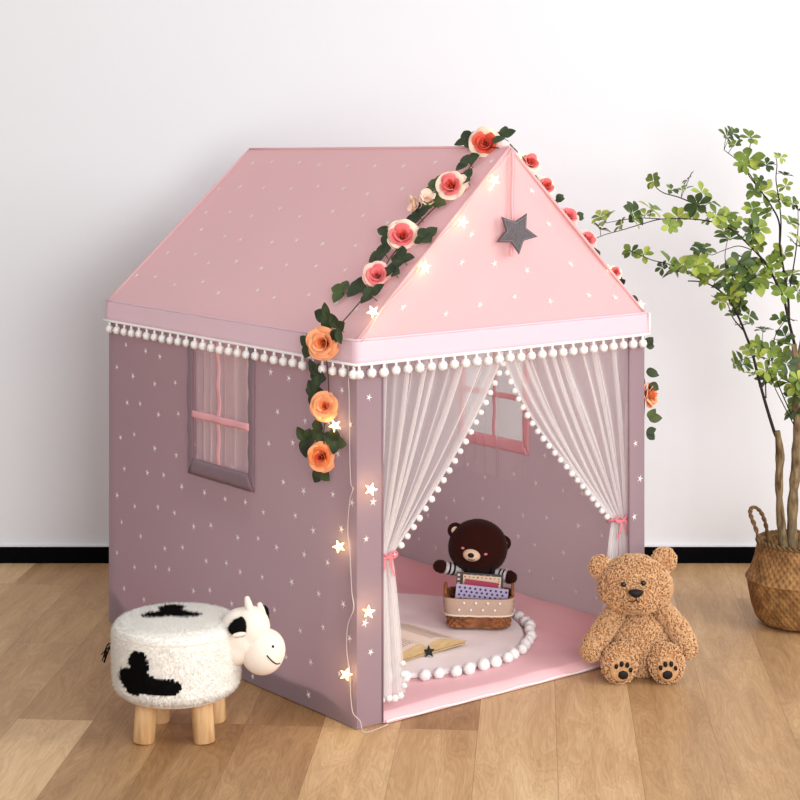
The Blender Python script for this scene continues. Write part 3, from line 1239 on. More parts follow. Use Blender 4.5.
hC = at(635, 584, TY - 0.012)
thead = plush('head', ted, [
    lambda bm: ball(bm, hC, (0.094, 0.074, 0.073), None, 4, lambda p: V(p.x * (1 - 0.10 * p.z), p.y, p.z)),
    lambda bm: ball(bm, hC + V(0.004, -0.052, -0.022), (0.046, 0.040, 0.033), None, 3)], 3600)
for px, py, r_ in ((601, 567, 0.028), (664, 560, 0.030)):
    c = at(px, py, TY)
    d = (c - hC).normalized()
    ear = plush('ear', thead, [lambda bm: ball(bm, c, (r_, 0.015, r_), None, 3)], 420)
    bm = bmesh.new()
    ball(bm, c + V(0, -0.012, -0.002), (r_ * 0.6, 0.006, r_ * 0.6), None, 2)
    curls(bm, 60, 0.005, 0.0014, rng, 0)
    obj('inner_ear', bm, M_under, ear)
bm = bmesh.new()
nc = hC + V(0.005, -0.098, -0.020)
nc = at(636, 593.5, nc.y)
ball(bm, nc, (0.0185, 0.010, 0.011), None, 3, lambda p: V(p.x * (1 + 0.45 * p.z) if p.z > -1 else 0, p.y, p.z))
obj('nose', bm, M_nose, thead)
bm = bmesh.new()
tube(bm, [nc + V(0, 0.001, -0.008), nc + V(0.001, 0.003, -0.018)], 0.0013, 5)
tube(bm, catmull([nc + V(-0.016, 0.008, -0.022), nc + V(-0.006, 0.002, -0.022), nc + V(0.001, 0.003, -0.018), nc + V(0.008, 0.002, -0.023), nc + V(0.018, 0.008, -0.020)], 4), 0.0013, 5)
obj('mouth', bm, M_nose, thead)
for px, py in ((623.5, 584.5), (643.5, 583)):
    bm = bmesh.new()
    ball(bm, at(px, py, hC.y - 0.078), (0.0075, 0.006, 0.0065), None, 3)
    obj('eye', bm, mat('glossy_black_eye', (0.004, 0.003, 0.003, 1), 0.15, 0.6), thead)
plush('body', ted, [lambda bm: ball(bm, at(640, 643, TY + 0.01), (0.081, 0.068, 0.088), None, 4, lambda p: V(p.x * (1 - 0.20 * p.z), p.y, p.z))], 3600)
for pts, rd in (
        (((615, 614), (604, 629), (595, 643), (591, 651)), (0.023, 0.026, 0.026, 0.024)),
        (((664, 612), (676, 626), (684, 640), (687, 648)), (0.023, 0.026, 0.026, 0.024))):
    path = catmull([at(x, y, TY - 0.006 - 0.012 * i) for i, (x, y) in enumerate(pts)], 4)
    rr = [lerp(rd[int(i / 4)], rd[min(3, int(i / 4) + 1)], (i % 4) / 4) for i in range(len(path))]
    plush('arm', ted, [lambda bm: tube(bm, path, rr, 16, round_ends=True)], 1500)
for px, tilt in ((620, 0.10), (667, -0.10)):
    foot = at(px, 664.5, 4.655)
    hip = V(lerp(foot.x, ted.location.x, 0.25), TY + 0.0, 0.055)
    fr_ = V(foot.x, foot.y + 0.012, foot.z)
    fwd = V(-tilt * 1.2 * -1, -1, 0.10).normalized()
    lg = plush('leg', ted, [
        lambda bm: tube(bm, [hip, hip.lerp(fr_, 0.5) + V(0, 0, -0.004), fr_ + V(0, 0.012, -0.006)], [0.036, 0.034, 0.036], 16, round_ends=True),
        lambda bm: ball(bm, fr_, (0.044, 0.028, 0.051), Matrix.Rotation(tilt, 3, 'Y'), 3)], 1700)
    # sole with black paw print
    bm = bmesh.new()
    Rm = Matrix.Rotation(tilt, 3, 'Y')
    sc = fr_ + V(0, -0.0265, -0.008)
    ball(bm, sc, (0.027, 0.0055, 0.032), Rm, 3)
    curls(bm, 60, 0.003, 0.0008, rng, 0)
    sole = obj('sole', bm, M_sole, lg)
    bm = bmesh.new()
    sx = 0.010 if px < 640 else -0.004
    ball(bm, sc + Rm @ V(sx * 0.7, -0.0075, -0.012), (0.0135, 0.0028, 0.0115), Rm, 2)
    for tx, tz, q in ((-0.017, 0.008, 0.0052), (-0.004, 0.0155, 0.0058), (0.011, 0.0145, 0.0056), (0.021, 0.003, 0.005)):
        ball(bm, sc + Rm @ V(tx + sx * 0.4, -0.0070, tz), (q, 0.0028, q * 1.35), Rm, 2)
    obj('paw_print', bm, M_nose, sole)

# ------------------------------------------------------------------ cow footstool
M_cowf = mat('cream_white_plush', srgb(253, 249, 242), 0.95, 0.05, var=0.03, vscale=60)
M_cowb = mat('black_plush', (0.007, 0.006, 0.006, 1), 0.95, 0.05)
M_pine = mat('pale_pine_wood', srgb(218, 180, 134), 0.55, 0.3, col2=srgb(190, 146, 98), vscale=9, stretch=(8, 8, 0.8), bump=0.1)
M_cowskin = mat('cream_velour', srgb(242, 230, 218), 0.95, 0.05, bump=0.3, bscale=400)
QC = V(-0.532, 4.29, 0)
stool = empty('cow_footstool', QC, 'round plush cow footstool with black patches on four wooden legs', 'footstool')


def in_blobs(x, y, blobs):
    w_ = 0.12 * noise.noise(V(x * 40, y * 40, 0))
    return any(((x - a) / c) ** 2 + ((y - b) / d) ** 2 < 1 + w_ * 2 for a, b, c, d in blobs)


RS = 0.148
SIDE = [(-0.074, 0.204, 0.028, 0.032), (-0.108, 0.166, 0.034, 0.026), (-0.062, 0.160, 0.040, 0.028), (-0.012, 0.156, 0.044, 0.020), (-0.092, 0.150, 0.034, 0.020)]
TOP = [(-0.022, 0.066, 0.032, 0.036), (-0.052, 0.004, 0.032, 0.026), (0.022, 0.004, 0.036, 0.024), (-0.016, 0.018, 0.042, 0.034)]



def seat_prof(t):
    """r, z along the profile from under the seat to the middle of the top"""
    pr = [(0.0, 0.108), (0.120, 0.108), (0.138, 0.112), (0.146, 0.125), (0.149, 0.17), (0.150, 0.215), (0.150, 0.240), (0.149, 0.248), (0.1485, 0.254), (0.143, 0.265), (0.127, 0.272), (0.07, 0.278), (0.0, 0.280)]
    x = t * (len(pr) - 1)
    i = min(int(x), len(pr) - 2)
    f = x - i
    return lerp(pr[i][0], pr[i + 1][0], f), lerp(pr[i][1], pr[i + 1][1], f)


bm = bmesh.new()
grid(bm, 160, 96, lambda u, v: (lambda rz: QC + V(max(rz[0], 0.0005) * math.cos(2 * PI * u), max(rz[0], 0.0005) * math.sin(2 * PI * u), rz[1]))(seat_prof(v)), closed_u=True)
for f in bm.faces:
    c = f.calc_center_median() - QC
    if c.z < 0.252 and c.y < 0:
        arc = math.atan2(c.x, -c.y) * RS
        if in_blobs(arc, c.z, SIDE): f.material_index = 1
    elif c.z >= 0.262 and in_blobs(c.x, c.y, TOP): f.material_index = 1
fur(bm, 42000, 0.0085, 0.0009, random.Random(9), (0, 0, -0.35), 0.6)
obj('seat', bm, [M_cowf, M_cowb], stool)
bm = bmesh.new()
tube(bm, [QC + V(0.1505 * math.cos(2 * PI * k / 60), 0.1505 * math.sin(2 * PI * k / 60), 0.251) for k in range(60)], 0.002, 6, closed=True)
obj('seat_piping', bm, M_cowskin, stool)
bm = bmesh.new()
tube(bm, [QC + V(0, 0, 0.099), QC + V(0, 0, 0.111)], [0.128, 0.134], 48)
obj('seat_base', bm, M_cowskin, stool)
for px, py, tx, ty in ((142.5, 745, 1, 1), (203.5, 745, -1, 1), (159, 723, 1, -1), (215.5, 723, -1, -1)):
    Yb = FPX * CAMZ / (py - HY)
    b = at(px, py, Yb)
    b.z = 0.0
    b.y += 0.018
    t = V(lerp(b.x, QC.x, 0.10), lerp(b.y, QC.y, 0.10), 0.104)
    bm = bmesh.new()
    tube(bm, [b + V(0, 0, 0.0005), b.lerp(t, 0.03), b.lerp(t, 0.5), t], [0.0235, 0.0255, 0.026, 0.025], 24)
    obj('leg', bm, M_pine, stool)
# head
HY0 = 4.262
bm = bmesh.new()
ball(bm, at(240, 634, HY0), (0.050, 0.048, 0.062), None, 4)
ball(bm, at(250, 627, HY0), (0.048, 0.047, 0.050), None, 4)
ball(bm, at(236, 645, HY0), (0.040, 0.044, 0.048), None, 4)
tube(bm, [QC + V(0.12, -0.0, 0.21), at(236, 634, HY0)], [0.05, 0.05], 24)
ch = obj('head', bm, M_cowskin, stool)
rm = ch.modifiers.new('merge', 'REMESH'); rm.mode = 'VOXEL'; rm.voxel_size = 0.0028; rm.use_smooth_shade = True
sm = ch.modifiers.new('soften', 'SMOOTH'); sm.factor = 0.8; sm.iterations = 14
bm = bmesh.new()
mc = at(262.5, 651, HY0)
ball(bm, mc, (0.0535, 0.051, 0.055), Matrix.Rotation(math.radians(25), 3, 'Y'), 4, lambda p: V(p.x, p.y, p.z * (1.0 + 0.06 * p.x)))
cm = obj('muzzle', bm, M_cowskin, ch)


def on_muz(px, py):
    d = V((px - 400) / FPX, 1, -(py - HY) / FPX)
    for i in range(2000):
        p = V(0, 0, CAMZ) + d * (mc.y - 0.07 + i * 0.0001)
        if (p - mc).length <= 0.0530: return p
    return p


bm = bmesh.new()
for ys in (1, -1):
    p = on_muz(273, 646.5)
    p = V(p.x, mc.y + ys * (p.y - mc.y), p.z)
    ball(bm, p, 0.0034, None, 2)
obj('eye', bm, M_black, ch)
bm = bmesh.new()
mpts = [on_muz(x, y) for x, y in ((267, 655.5), (270, 659), (274, 662.5), (277.5, 664), (280, 663))]
tube(bm, catmull(mpts, 4), 0.0015, 5)
obj('mouth', bm, M_black, ch)
for px, py, dy, sc_ in ((238.5, 626.5, -0.046, 1.0), (262, 614, 0.040, 0.9)):
    bm = bmesh.new()
    c = at(px, py, HY0 + dy)
    sg = -1 if dy < 0 else 1
    def ear(p, s=1):
        w_ = 1 - 0.45 * p.z
        return V(p.x * w_, p.y, p.z)
    ball(bm, c, (0.0195 * sc_, 0.009, 0.0235 * sc_), Matrix.Rotation(math.radians(22), 3, 'Y'), 3, ear)
    fur(bm, 900, 0.004, 0.0006, random.Random(2))
    e = obj('ear', bm, M_cowb, ch)
    bm = bmesh.new()
    ball(bm, c + V(0.002, sg * 0.010, -0.016), (0.0165 * sc_, 0.006, 0.0058), Matrix.Rotation(math.radians(-10), 3, 'Y'), 3)
    obj('inner_ear', bm, M_cowskin, e)
for px, py, dy, s_ in ((248, 603, -0.012, 1.0), (260.5, 608.5, 0.022, 0.85)):
    bm = bmesh.new()
    c = at(px, py, HY0 + dy)
    tube(bm, [c + V(0.004, 0, -0.013), c, c + V(-0.002, 0, 0.010) * s_], [0.0095, 0.009, 0.0065], 14, round_ends=True)
    obj('horn', bm, M_cowskin, ch)
# tail
bm = bmesh.new()
t0 = QC + V(-0.140, 0.03, 0.215)
for k in range(9):
    rr_ = random.Random(k)
    tube(bm, catmull([t0, t0 + V(-0.018, 0.01, -0.012), t0 + V(-0.030 + rr_.uniform(-.006, .006), 0.015, -0.030 + rr_.uniform(-.01, .012)), t0 + V(-0.036 + rr_.uniform(-.012, .006), 0.015 + rr_.uniform(-.01, .01), -0.048 + rr_.uniform(-.012, .012))], 4), 0.0013, 5)
obj('tail', bm, M_cowb, stool)

# ------------------------------------------------------------------ charcoal star hanging from the gable
sp = hit(509.0, 232, B0, NF, 0.028)
hs = empty('star_ornament', sp, 'charcoal felt star hanging on a pink ribbon from the gable peak', 'ornament')


SAX = NF + V(-0.45, -0.5, 0)


def felt_star(R, th, rot, c, mt, extra_fn=None):
    bm = bmesh.new()
    fr_ = frame(SAX)
    rings = []
    prof = [(1.0, 0.35), (0.97, 0.75), (0.85, 1.0)]
    for sgn in (1, -1):
        for sc_, zz in (prof if sgn == 1 else prof):
            ring = []
            for k in range(10):
                r_ = R * (1 if k % 2 == 0 else 0.50) * sc_
                a = rot + k * PI / 5
                ring.append(bm.verts.new(c + fr_ @ V(r_ * math.sin(a), r_ * math.cos(a), sgn * zz * th)))
            rings.append(ring)
    f0 = rings[:3]; b0_ = rings[3:]
    for q in (f0, b0_):
        for i in range(2):
            for k in range(10):
                bm.faces.new((q[i][k], q[i][(k + 1) % 10], q[i + 1][(k + 1) % 10], q[i + 1][k]))
        cv = bm.verts.new(c + fr_ @ V(0, 0, th * (1.3 if q is f0 else -1.3)))
        for k in range(10): bm.faces.new((q[2][k], q[2][(k + 1) % 10], cv))
    for k in range(10):
        bm.faces.new((f0[0][k], b0_[0][k], b0_[0][(k + 1) % 10], f0[0][(k + 1) % 10]))
    return bm


rot0 = math.radians(29)
obj('felt_star', felt_star(0.056, 0.0085, rot0, sp, None), M_felt, hs, smooth=False)
bm = bmesh.new()
frr = frame(SAX)
outl = []
for k in range(10):
    r_ = 0.056 * (1 if k % 2 == 0 else 0.5) * 0.84
    a = rot0 + k * PI / 5
    outl.append(sp + frr @ V(r_ * math.sin(a), r_ * math.cos(a), 0.0092))
tube(bm, outl, 0.0009, 5, closed=True)
obj('stitching', bm, M_stitch, hs)
bm = bmesh.new()
top = hit(510.5, 150, B0, NF, 0.010)
low = hit(510.5, 222, B0, NF, 0.010)
grid(bm, 2, 20, lambda u, v: top.lerp(low, v) + UF * 0.009 * (u - 0.5) + NF * 0.002 * math.sin(v * 7))
tl_ = hit(509, 231, B0, NF, 0.006)
grid(bm, 2, 10, lambda u, v: tl_ + UF * (0.010 * (u - 0.5) + 0.004) - V(0, 0, 0.03 + 0.035 * v))
obj('ribbon', bm, M_pinkrib, hs, solid=0.001)

# ------------------------------------------------------------------ rose garland
M_gleaf = mat('dark_green_fabric_leaf', srgb(38, 48, 32), 0.6, 0.35, col2=srgb(64, 78, 44), vscale=25)
M_gleaf2 = mat('olive_fabric_leaf', srgb(92, 106, 56), 0.6, 0.35, col2=srgb(60, 76, 42), vscale=25)
M_vine = mat('brown_vine', srgb(70, 62, 44), 0.8, 0.2)
P_coral = mat('coral_petal', srgb(226, 96, 76), 0.7, 0.2, sss=0.1)
P_peach = mat('peach_petal', srgb(246, 170, 124), 0.7, 0.2, sss=0.1)
P_cream = mat('cream_petal', srgb(252, 222, 200), 0.7, 0.2, sss=0.1)
P_rose = mat('rose_pink_petal', srgb(236, 122, 124), 0.7, 0.2, sss=0.1)
P_orange = mat('orange_petal', srgb(240, 140, 84), 0.7, 0.2, sss=0.1)
P_blush = mat('blush_petal', srgb(250, 196, 186), 0.7, 0.2, sss=0.1)


def petal(bm, th, w_, r0, r1, h0, h1, curl, m, seed, R):
    def f(u, v):
        a = th + (u - 0.5) * 2 * w_ * (0.45 + 0.75 * math.sin(PI * min(1, 0.15 + 0.72 * v)) ** 0.6)
        r = lerp(r0, r1, v ** 1.3) * (1 - 0.05 * (2 * u - 1) ** 2)
        r += curl * max(0, v - 0.72) / 0.28
        z = lerp(h0, h1, v) - 0.22 * (h1 - h0 + 0.2 * R) * (2 * u - 1) ** 2 * v
        z -= 0.7 * curl * (max(0, v - 0.78) / 0.22) ** 2
        r += 0.05 * R * noise.noise(V(u * 2.5, v * 2.5, seed))
        return V(r * math.cos(a), r * math.sin(a), z)
    grid(bm, 8, 8, f, m)


def rose_bm(c, axis, R, mats, seed, openness=1.0):
    rng = random.Random(seed)
    bm = bmesh.new()
    th = rng.random() * 6
    rings = [(2, 1.7, 0.03, 0.10, -0.1, 0.74, 0.0, 0), (3, 1.25, 0.06, 0.24, -0.1, 0.76, 0.02, 0), (3, 1.15, 0.12, 0.42, -0.15, 0.74, 0.05, 1), (4, 0.9, 0.2, 0.60, -0.2, 0.68, 0.10, 1), (4, 0.85, 0.2, 0.78, -0.3, 0.52 * openness, 0.16, 2), (4, 0.72, 0.2, 0.92, -0.35, 0.20 * openness, 0.14, 2)]
    for n, w_, r0, r1, h0, h1, cu, mi in rings:
        for k in range(n):
            petal(bm, th + 2 * PI * k / n + rng.uniform(-0.22, 0.22), w_ * rng.uniform(0.9, 1.1), r0 * R, r1 * R * rng.uniform(0.86, 1.08), h0 * R, h1 * R * rng.uniform(0.8, 1.15), cu * R * rng.uniform(0.7, 1.5), mi, seed + k, R)
        th += 0.9
    ball(bm, (0, 0, -0.2 * R), (0.35 * R, 0.35 * R, 0.3 * R), None, 2, mat=3)
    F = frame(axis)
    for v in bm.verts: v.co = Vector(c) + F @ v.co
    return bm


def leaf(bm, base, d, n, L_, W_, fold=0.25, curl=0.2, m=0, obov=False):
    d = d.normalized()
    n = (n - d * n.dot(d)).normalized()
    s = d.cross(n)
    def f(u, v):
        x = (u - 0.5) * 2
        if obov: wv = W_ * (math.sin(PI * v ** 1.5) ** 0.8 * 0.95 + 0.05 * (1 - v))
        else: wv = W_ * math.sin(PI * v ** 0.85) ** 0.85
        return base + d * L_ * v + s * x * wv + n * (fold * abs(x) * wv - curl * L_ * v * v)
    grid(bm, 4, 7, f, m)


garl = empty('rose_garland', R1, 'garland of peach and coral roses with dark leaves draped over the gable', 'garland')
pl_n, pl_p = nl, EB
WL = B0
roses = [  # px, py, radius px, palette, surface, axis tilt
    (487.5, 147, 17, 'cc', 'apex'), (455, 191.5, 15.5, 'rc', 'slope'), (406, 242, 17, 'pc', 'slope'),
    (380.5, 281, 14, 'rp', 'slope'), (334, 342, 17.5, 'oo', 'eave'), (330.5, 406, 15, 'oo', 'left'), (327.5, 456, 15.5, 'oc', 'left')]
right_roses = [(534, 165, 12), (549, 189, 11.5), (572, 219, 11.5), (591, 242, 11), (619, 275, 8)]
PAL = {'cc': [P_coral, P_coral, P_cream], 'rc': [P_coral, P_rose, P_cream], 'pc': [P_coral, P_rose, P_cream], 'rp': [P_rose, P_rose, P_blush], 'oo': [P_orange, P_peach, P_peach], 'oc': [P_coral, P_orange, P_peach]}
camv = V(0, 0, CAMZ)


def surf_pt(px, py, surf, off):
    if surf == 'slope': return hit(px, py, EB, nl, off)
    if surf == 'apex': return hit(px, py, EB, nl, off * 0.6)
    if surf == 'eave': return hit(px, py, B0, NL, off + 0.014)
    if surf == 'left': return hit(px, py, B0, NL, off)
    if surf == 'right': return hit(px, py, R1, NF, -off)
    if surf == 'gable': return hit(px, py, B0, NF, off)


vine_pts = [surf_pt(500, 150, 'apex', 0.012)]
for i, (px, py, r, pal, sf) in enumerate(roses):
    c = surf_pt(px, py, sf, 0.016)
    R_ = r / FPX * c.y * 1.02
    ax = (camv - c).normalized() + {'slope': nl, 'apex': nl, 'eave': NL, 'left': NL}[sf] * 0.45 + V(rnd.uniform(-.2, .2), 0, rnd.uniform(-0.1, .35))
    obj('rose', rose_bm(c, ax, R_, None, 40 + i, 1.0), PAL[pal] + [M_gleaf], garl)
    vine_pts.append(surf_pt(px, py, sf, 0.006))
# half-open bud
c = surf_pt(425, 209, 'slope', 0.014)
for (dx, dy, axx) in ((-5, 1, V(-1, -0.2, 0.2)), (5, -2, V(0.2, -0.6, 1))):
    c = surf_pt(425 + dx, 208 + dy, 'slope', 0.016)
    obj('rosebud', rose_bm(c, axx, 0.023, None, 60 + dx, 2.2), [P_blush, P_cream, P_cream, M_gleaf], garl)
bm = bmesh.new()
vp = []
for a, b in zip(vine_pts[:-1], vine_pts[1:]):
    vp += [a, a.lerp(b, 0.5) + NL * 0.006 + UF * rnd.uniform(-0.008, 0.008)]
vp.append(vine_pts[-1])
tube(bm, catmull(vp, 5), 0.0016, 6)
obj('vine', bm, M_vine, garl)
sprigs = [(470, 142, 'apex', 3, 0), (505, 138, 'apex', 3, 0), (470, 165, 'slope', 2, 0), (437, 190, 'slope', 3, 1), (467, 183, 'slope', 3, 0), (420, 219, 'slope', 3, 0), (436, 205, 'slope', 2, 1),
          (392, 236, 'slope', 2, 0), (428, 240, 'slope', 3, 0), (404, 262, 'slope', 3, 0), (385, 256, 'slope', 3, 0), (345, 293, 'slope', 3, 1), (362, 290, 'slope', 4, 0), (395, 275, 'slope', 2, 0), (374, 298, 'slope', 2, 0),
          (336, 318, 'eave', 3, 0), (318, 345, 'eave', 3, 0), (346, 328, 'eave', 3, 0), (322, 375, 'left', 4, 0), (320, 392, 'left', 3, 0), (310, 440, 'left', 4, 0), (340, 440, 'left', 3, 0), (325, 468, 'left', 3, 0), (322, 432, 'left', 2, 0)]
for i, (px, py, sf, n, g) in enumerate(sprigs):
    rr_ = random.Random(100 + i)
    bm = bmesh.new()
    c = surf_pt(px, py, sf, 0.010)
    nn = {'slope': nl, 'apex': nl, 'eave': NL, 'left': NL}[sf]
    t1 = nn.orthogonal().normalized()
    t1.rotate(Quaternion(nn, rr_.random() * 6))
    t2 = nn.cross(t1)
    n += 1
    for k in range(n):
        a = rr_.uniform(-0.4, 0.4) + k * 2 * PI / max(n, 3)
        d = t1 * math.cos(a) + t2 * math.sin(a) + nn * rr_.uniform(0.05, 0.5)
        leaf(bm, c, d, nn + V(0, -0.6, 0), rr_.uniform(0.034, 0.047), rr_.uniform(0.0125, 0.0175), 0.2, 0.15)
    tube(bm, [c, c - nn * 0.004 + t1 * 0.004, surf_pt(px + 4, py + 4, sf, 0.004)], 0.001, 5)
    obj('leaf_sprig', bm, [M_gleaf2 if g else M_gleaf], garl)
# the far side of the gable and the drop at the right-hand corner
vr = [R1 + V(0, 0, 0.008)]
for i, (px, py, r) in enumerate(right_roses):
    c = surf_pt(px + 3, py - 1, 'right', 0.030)
    R_ = r / FPX * c.y
    obj('rose', rose_bm(c, V(0.45, -0.8, 0.6), R_, None, 80 + i), PAL[('pc', 'rc', 'rp', 'rp', 'rc')[i]] + [M_gleaf], garl)
    vr.append(surf_pt(px, py, 'right', 0.02))
for i, (px, py, n) in enumerate(((545, 160, 0), (563, 200, 3), (584, 217, 2), (601, 255, 3), (628, 283, 3), (538, 178, 1), (637, 298, 2))):
    if not n: continue
    rr_ = random.Random(200 + i)
    bm = bmesh.new()
    c = surf_pt(px - 2, py, 'right', 0.02)
    for k in range(n):
        d = V(rr_.uniform(-0.4, 0.9), rr_.uniform(-0.3, 0.4), rr_.uniform(-0.6, 0.6))
        leaf(bm, c, d, V(0.3, -1, 0.3), rr_.uniform(0.020, 0.030), rr_.uniform(0.008, 0.011), 0.3, 0.15)
    obj('leaf_sprig', bm, M_gleaf, garl)
Yc = 4.965
for i, (px, py, n, g) in enumerate(((644, 322, 2, 0), (649, 345, 2, 0), (650, 372, 3, 0), (653, 384, 2, 0), (652, 418, 4, 1), (650, 432, 2, 0))):
    rr_ = random.Random(300 + i)
    bm = bmesh.new()
    c = at(px - 4, py, Yc)
    for k in range(n):
        d = V(rr_.uniform(0.4, 1), rr_.uniform(-0.4, 0.4), rr_.uniform(-1, 0.8))
        leaf(bm, c, d, V(0.3, -1, 0.2), rr_.uniform(0.028, 0.04), rr_.uniform(0.010, 0.014), 0.3, 0.2)
    obj('leaf_sprig', bm, M_gleaf2 if g else M_gleaf, garl)
    vr.append(c + V(-0.010, 0.01, 0))
c = at(648, 395, Yc)
obj('rose', rose_bm(c, V(0.9, -0.5, 0.2), 0.034, None, 91), PAL['oo'] + [M_gleaf], garl)
bm = bmesh.new()
tube(bm, catmull(vr, 4), 0.0016, 6)
obj('vine', bm, M_vine, garl)

# ------------------------------------------------------------------ star fairy lights
M_wire = mat('clear_grey_wire', srgb(206, 196, 190), 0.4, 0.5)
M_bulb = mat('warm_glowing_star', srgb(255, 226, 160), 0.4, 0.3, emis=(1.0, 0.62, 0.22, 1), estr=9.0)
M_bulbcore = mat('white_hot_bulb', srgb(255, 240, 200), 0.4, 0.3, emis=(1.0, 0.86, 0.55, 1), estr=24.0)
fl = empty('fairy_light_string', hit(352, 420, B0, NL, 0.01), 'string of warm glowing star lights running down the tent front corner', 'fairy lights')
wire = []
for t in range(0, 13):
    k = 1 - t / 12
    p = EB.lerp(R1, k) + NF * 0.012 + (UF * 0.010 * math.sin(t * 1.7))
    wire.append(p)
for px, py in ((351.5, 352), (351.5, 400), (352, 450), (353, 482), (357, 488), (352, 500), (350, 530), (352, 548), (354, 590), (356, 608), (350, 625), (349, 650), (352, 672), (353, 695), (357, 712)):
    wire.append(hit(px, py, B0, NL, 0.007 if px < 357 else 0.012))
wire.append(V(-0.095, 4.285, 0.03)); wire.append(V(-0.085, 4.283, 0.004)); wire.append(V(-0.045, 4.32, 0.003)); wire.append(V(-0.028, 4.335, 0.006))
bm = bmesh.new()
tube(bm, catmull(wire, 5), 0.0011, 6)
obj('wire', bm, M_wire, fl)
bulbs = [(489, 180, 'g'), (457.5, 222, 'g'), (420, 266.5, 'g'), (368, 311, 'g'), (341, 425, 'l'), (366, 488, 'l2'), (345, 545.5, 'l'), (363.5, 610, 'l2'), (352, 673, 'l')]
for i, (px, py, k) in enumerate(bulbs):
    if k == 'g': c = hit(px, py, B0, NF, 0.020)
    elif k == 'l': c = hit(px, py, B0, NL, 0.018)
    else: c = hit(px, py, B0, NF, 0.020)
    rr_ = random.Random(i)
    bm = bmesh.new()
    F = frame((camv - c) + V(rr_.uniform(-1.5, 1.5), 0, rr_.uniform(-1, 1)))
    r0 = rr_.random() * 2
    rad = 0.0162
    fv_ = bm.verts.new(c + F @ V(0, 0, 0.005)); bv = bm.verts.new(c + F @ V(0, 0, -0.005))
    ring = [bm.verts.new(c + F @ V(rad * (1 if q % 2 == 0 else 0.42) * math.sin(r0 + q * PI / 5), rad * (1 if q % 2 == 0 else 0.42) * math.cos(r0 + q * PI / 5), 0)) for q in range(10)]
    for q in range(10):
        bm.faces.new((ring[q], ring[(q + 1) % 10], fv_)); bm.faces.new((ring[(q + 1) % 10], ring[q], bv))
    b_ = obj('star_bulb', bm, M_bulb, fl, smooth=False)
    bm = bmesh.new()
    ball(bm, c + F @ V(0, 0, 0.002), 0.0052, None, 2)
    obj('bulb_core', bm, M_bulbcore, b_)
    # lead from the wire
    near = min(wire, key=lambda q: (q - c).length)
    ld = bpy.data.lights.new('star_bulb_glow', 'POINT')
    ld.energy = 0.04 if k == 'g' else 0.09
    ld.color = (1.0, 0.72, 0.36)
    ld.shadow_soft_size = 0.012
    lo_ = bpy.data.objects.new('star_bulb_glow', ld)
    COL.objects.link(lo_)
    lo_.location = c + (NF if k != 'l' else NL) * 0.022
for px, py in ((521, 155), (610, 269), (643, 305)):
    c = surf_pt(px, py, 'right', 0.008)
    bm = bmesh.new()
    F = frame(camv - c)
    fv_ = bm.verts.new(c + F @ V(0, 0, 0.004)); bv = bm.verts.new(c + F @ V(0, 0, -0.004))
    ring = [bm.verts.new(c + F @ V(0.012 * (1 if q % 2 == 0 else 0.42) * math.sin(q * PI / 5), 0.012 * (1 if q % 2 == 0 else 0.42) * math.cos(q * PI / 5), 0)) for q in range(10)]
    for q in range(10):
        bm.faces.new((ring[q], ring[(q + 1) % 10], fv_)); bm.faces.new((ring[(q + 1) % 10], ring[q], bv))
    obj('star_bulb', bm, M_bulb, fl, smooth=False)

# ------------------------------------------------------------------ big seagrass basket with a leafy tree
M_grass = mat('golden_brown_seagrass', srgb(164, 122, 74), 0.65, 0.35, col2=srgb(120, 84, 46), vscale=35, bump=0.3, bscale=200)
M_grassd = mat('dark_seagrass_braid', srgb(120, 92, 58), 0.7, 0.3, var=0.3, vscale=50)
GB = V(1.150, 5.205, 0)
gb = empty('seagrass_basket', GB, 'round belly seagrass basket with loop handles holding the leafy tree', 'basket')
prof = [(0.0, 0.004), (0.085, 0.002), (0.105, 0.006), (0.118, 0.022), (0.130, 0.055), (0.138, 0.095), (0.143, 0.125), (0.147, 0.133), (0.143, 0.140), (0.135, 0.152), (0.126, 0.175), (0.119, 0.20), (0.114, 0.225), (0.113, 0.236), (0.108, 0.240), (0.104, 0.235), (0.104, 0.20), (0.108, 0.17)]


def gprof(t):
    x = t * (len(prof) - 1)
    i = min(int(x), len(prof) - 2)
    f = x - i
    return lerp(prof[i][0], prof[i + 1][0], f), lerp(prof[i][1], prof[i + 1][1], f)


bm = bmesh.new()
NU, NV = 320, 150


def gpos(u, v):
    r, z = gprof(v)
    n1 = 44 * u
    rows_ = z / 0.0115
    dsp = 0
    if z > 0.01 and r > 0.1:
        a = math.sin(2 * PI * (n1 + rows_ * 0.5)); b = math.sin(2 * PI * (n1 - rows_ * 0.5))
        dsp = 0.0028 * max(a, b) * 1.0
    a2 = 2 * PI * u
    rr_ = max(r + dsp, 0.0005)
    return GB + V(rr_ * math.cos(a2), rr_ * math.sin(a2), z + 0.002)


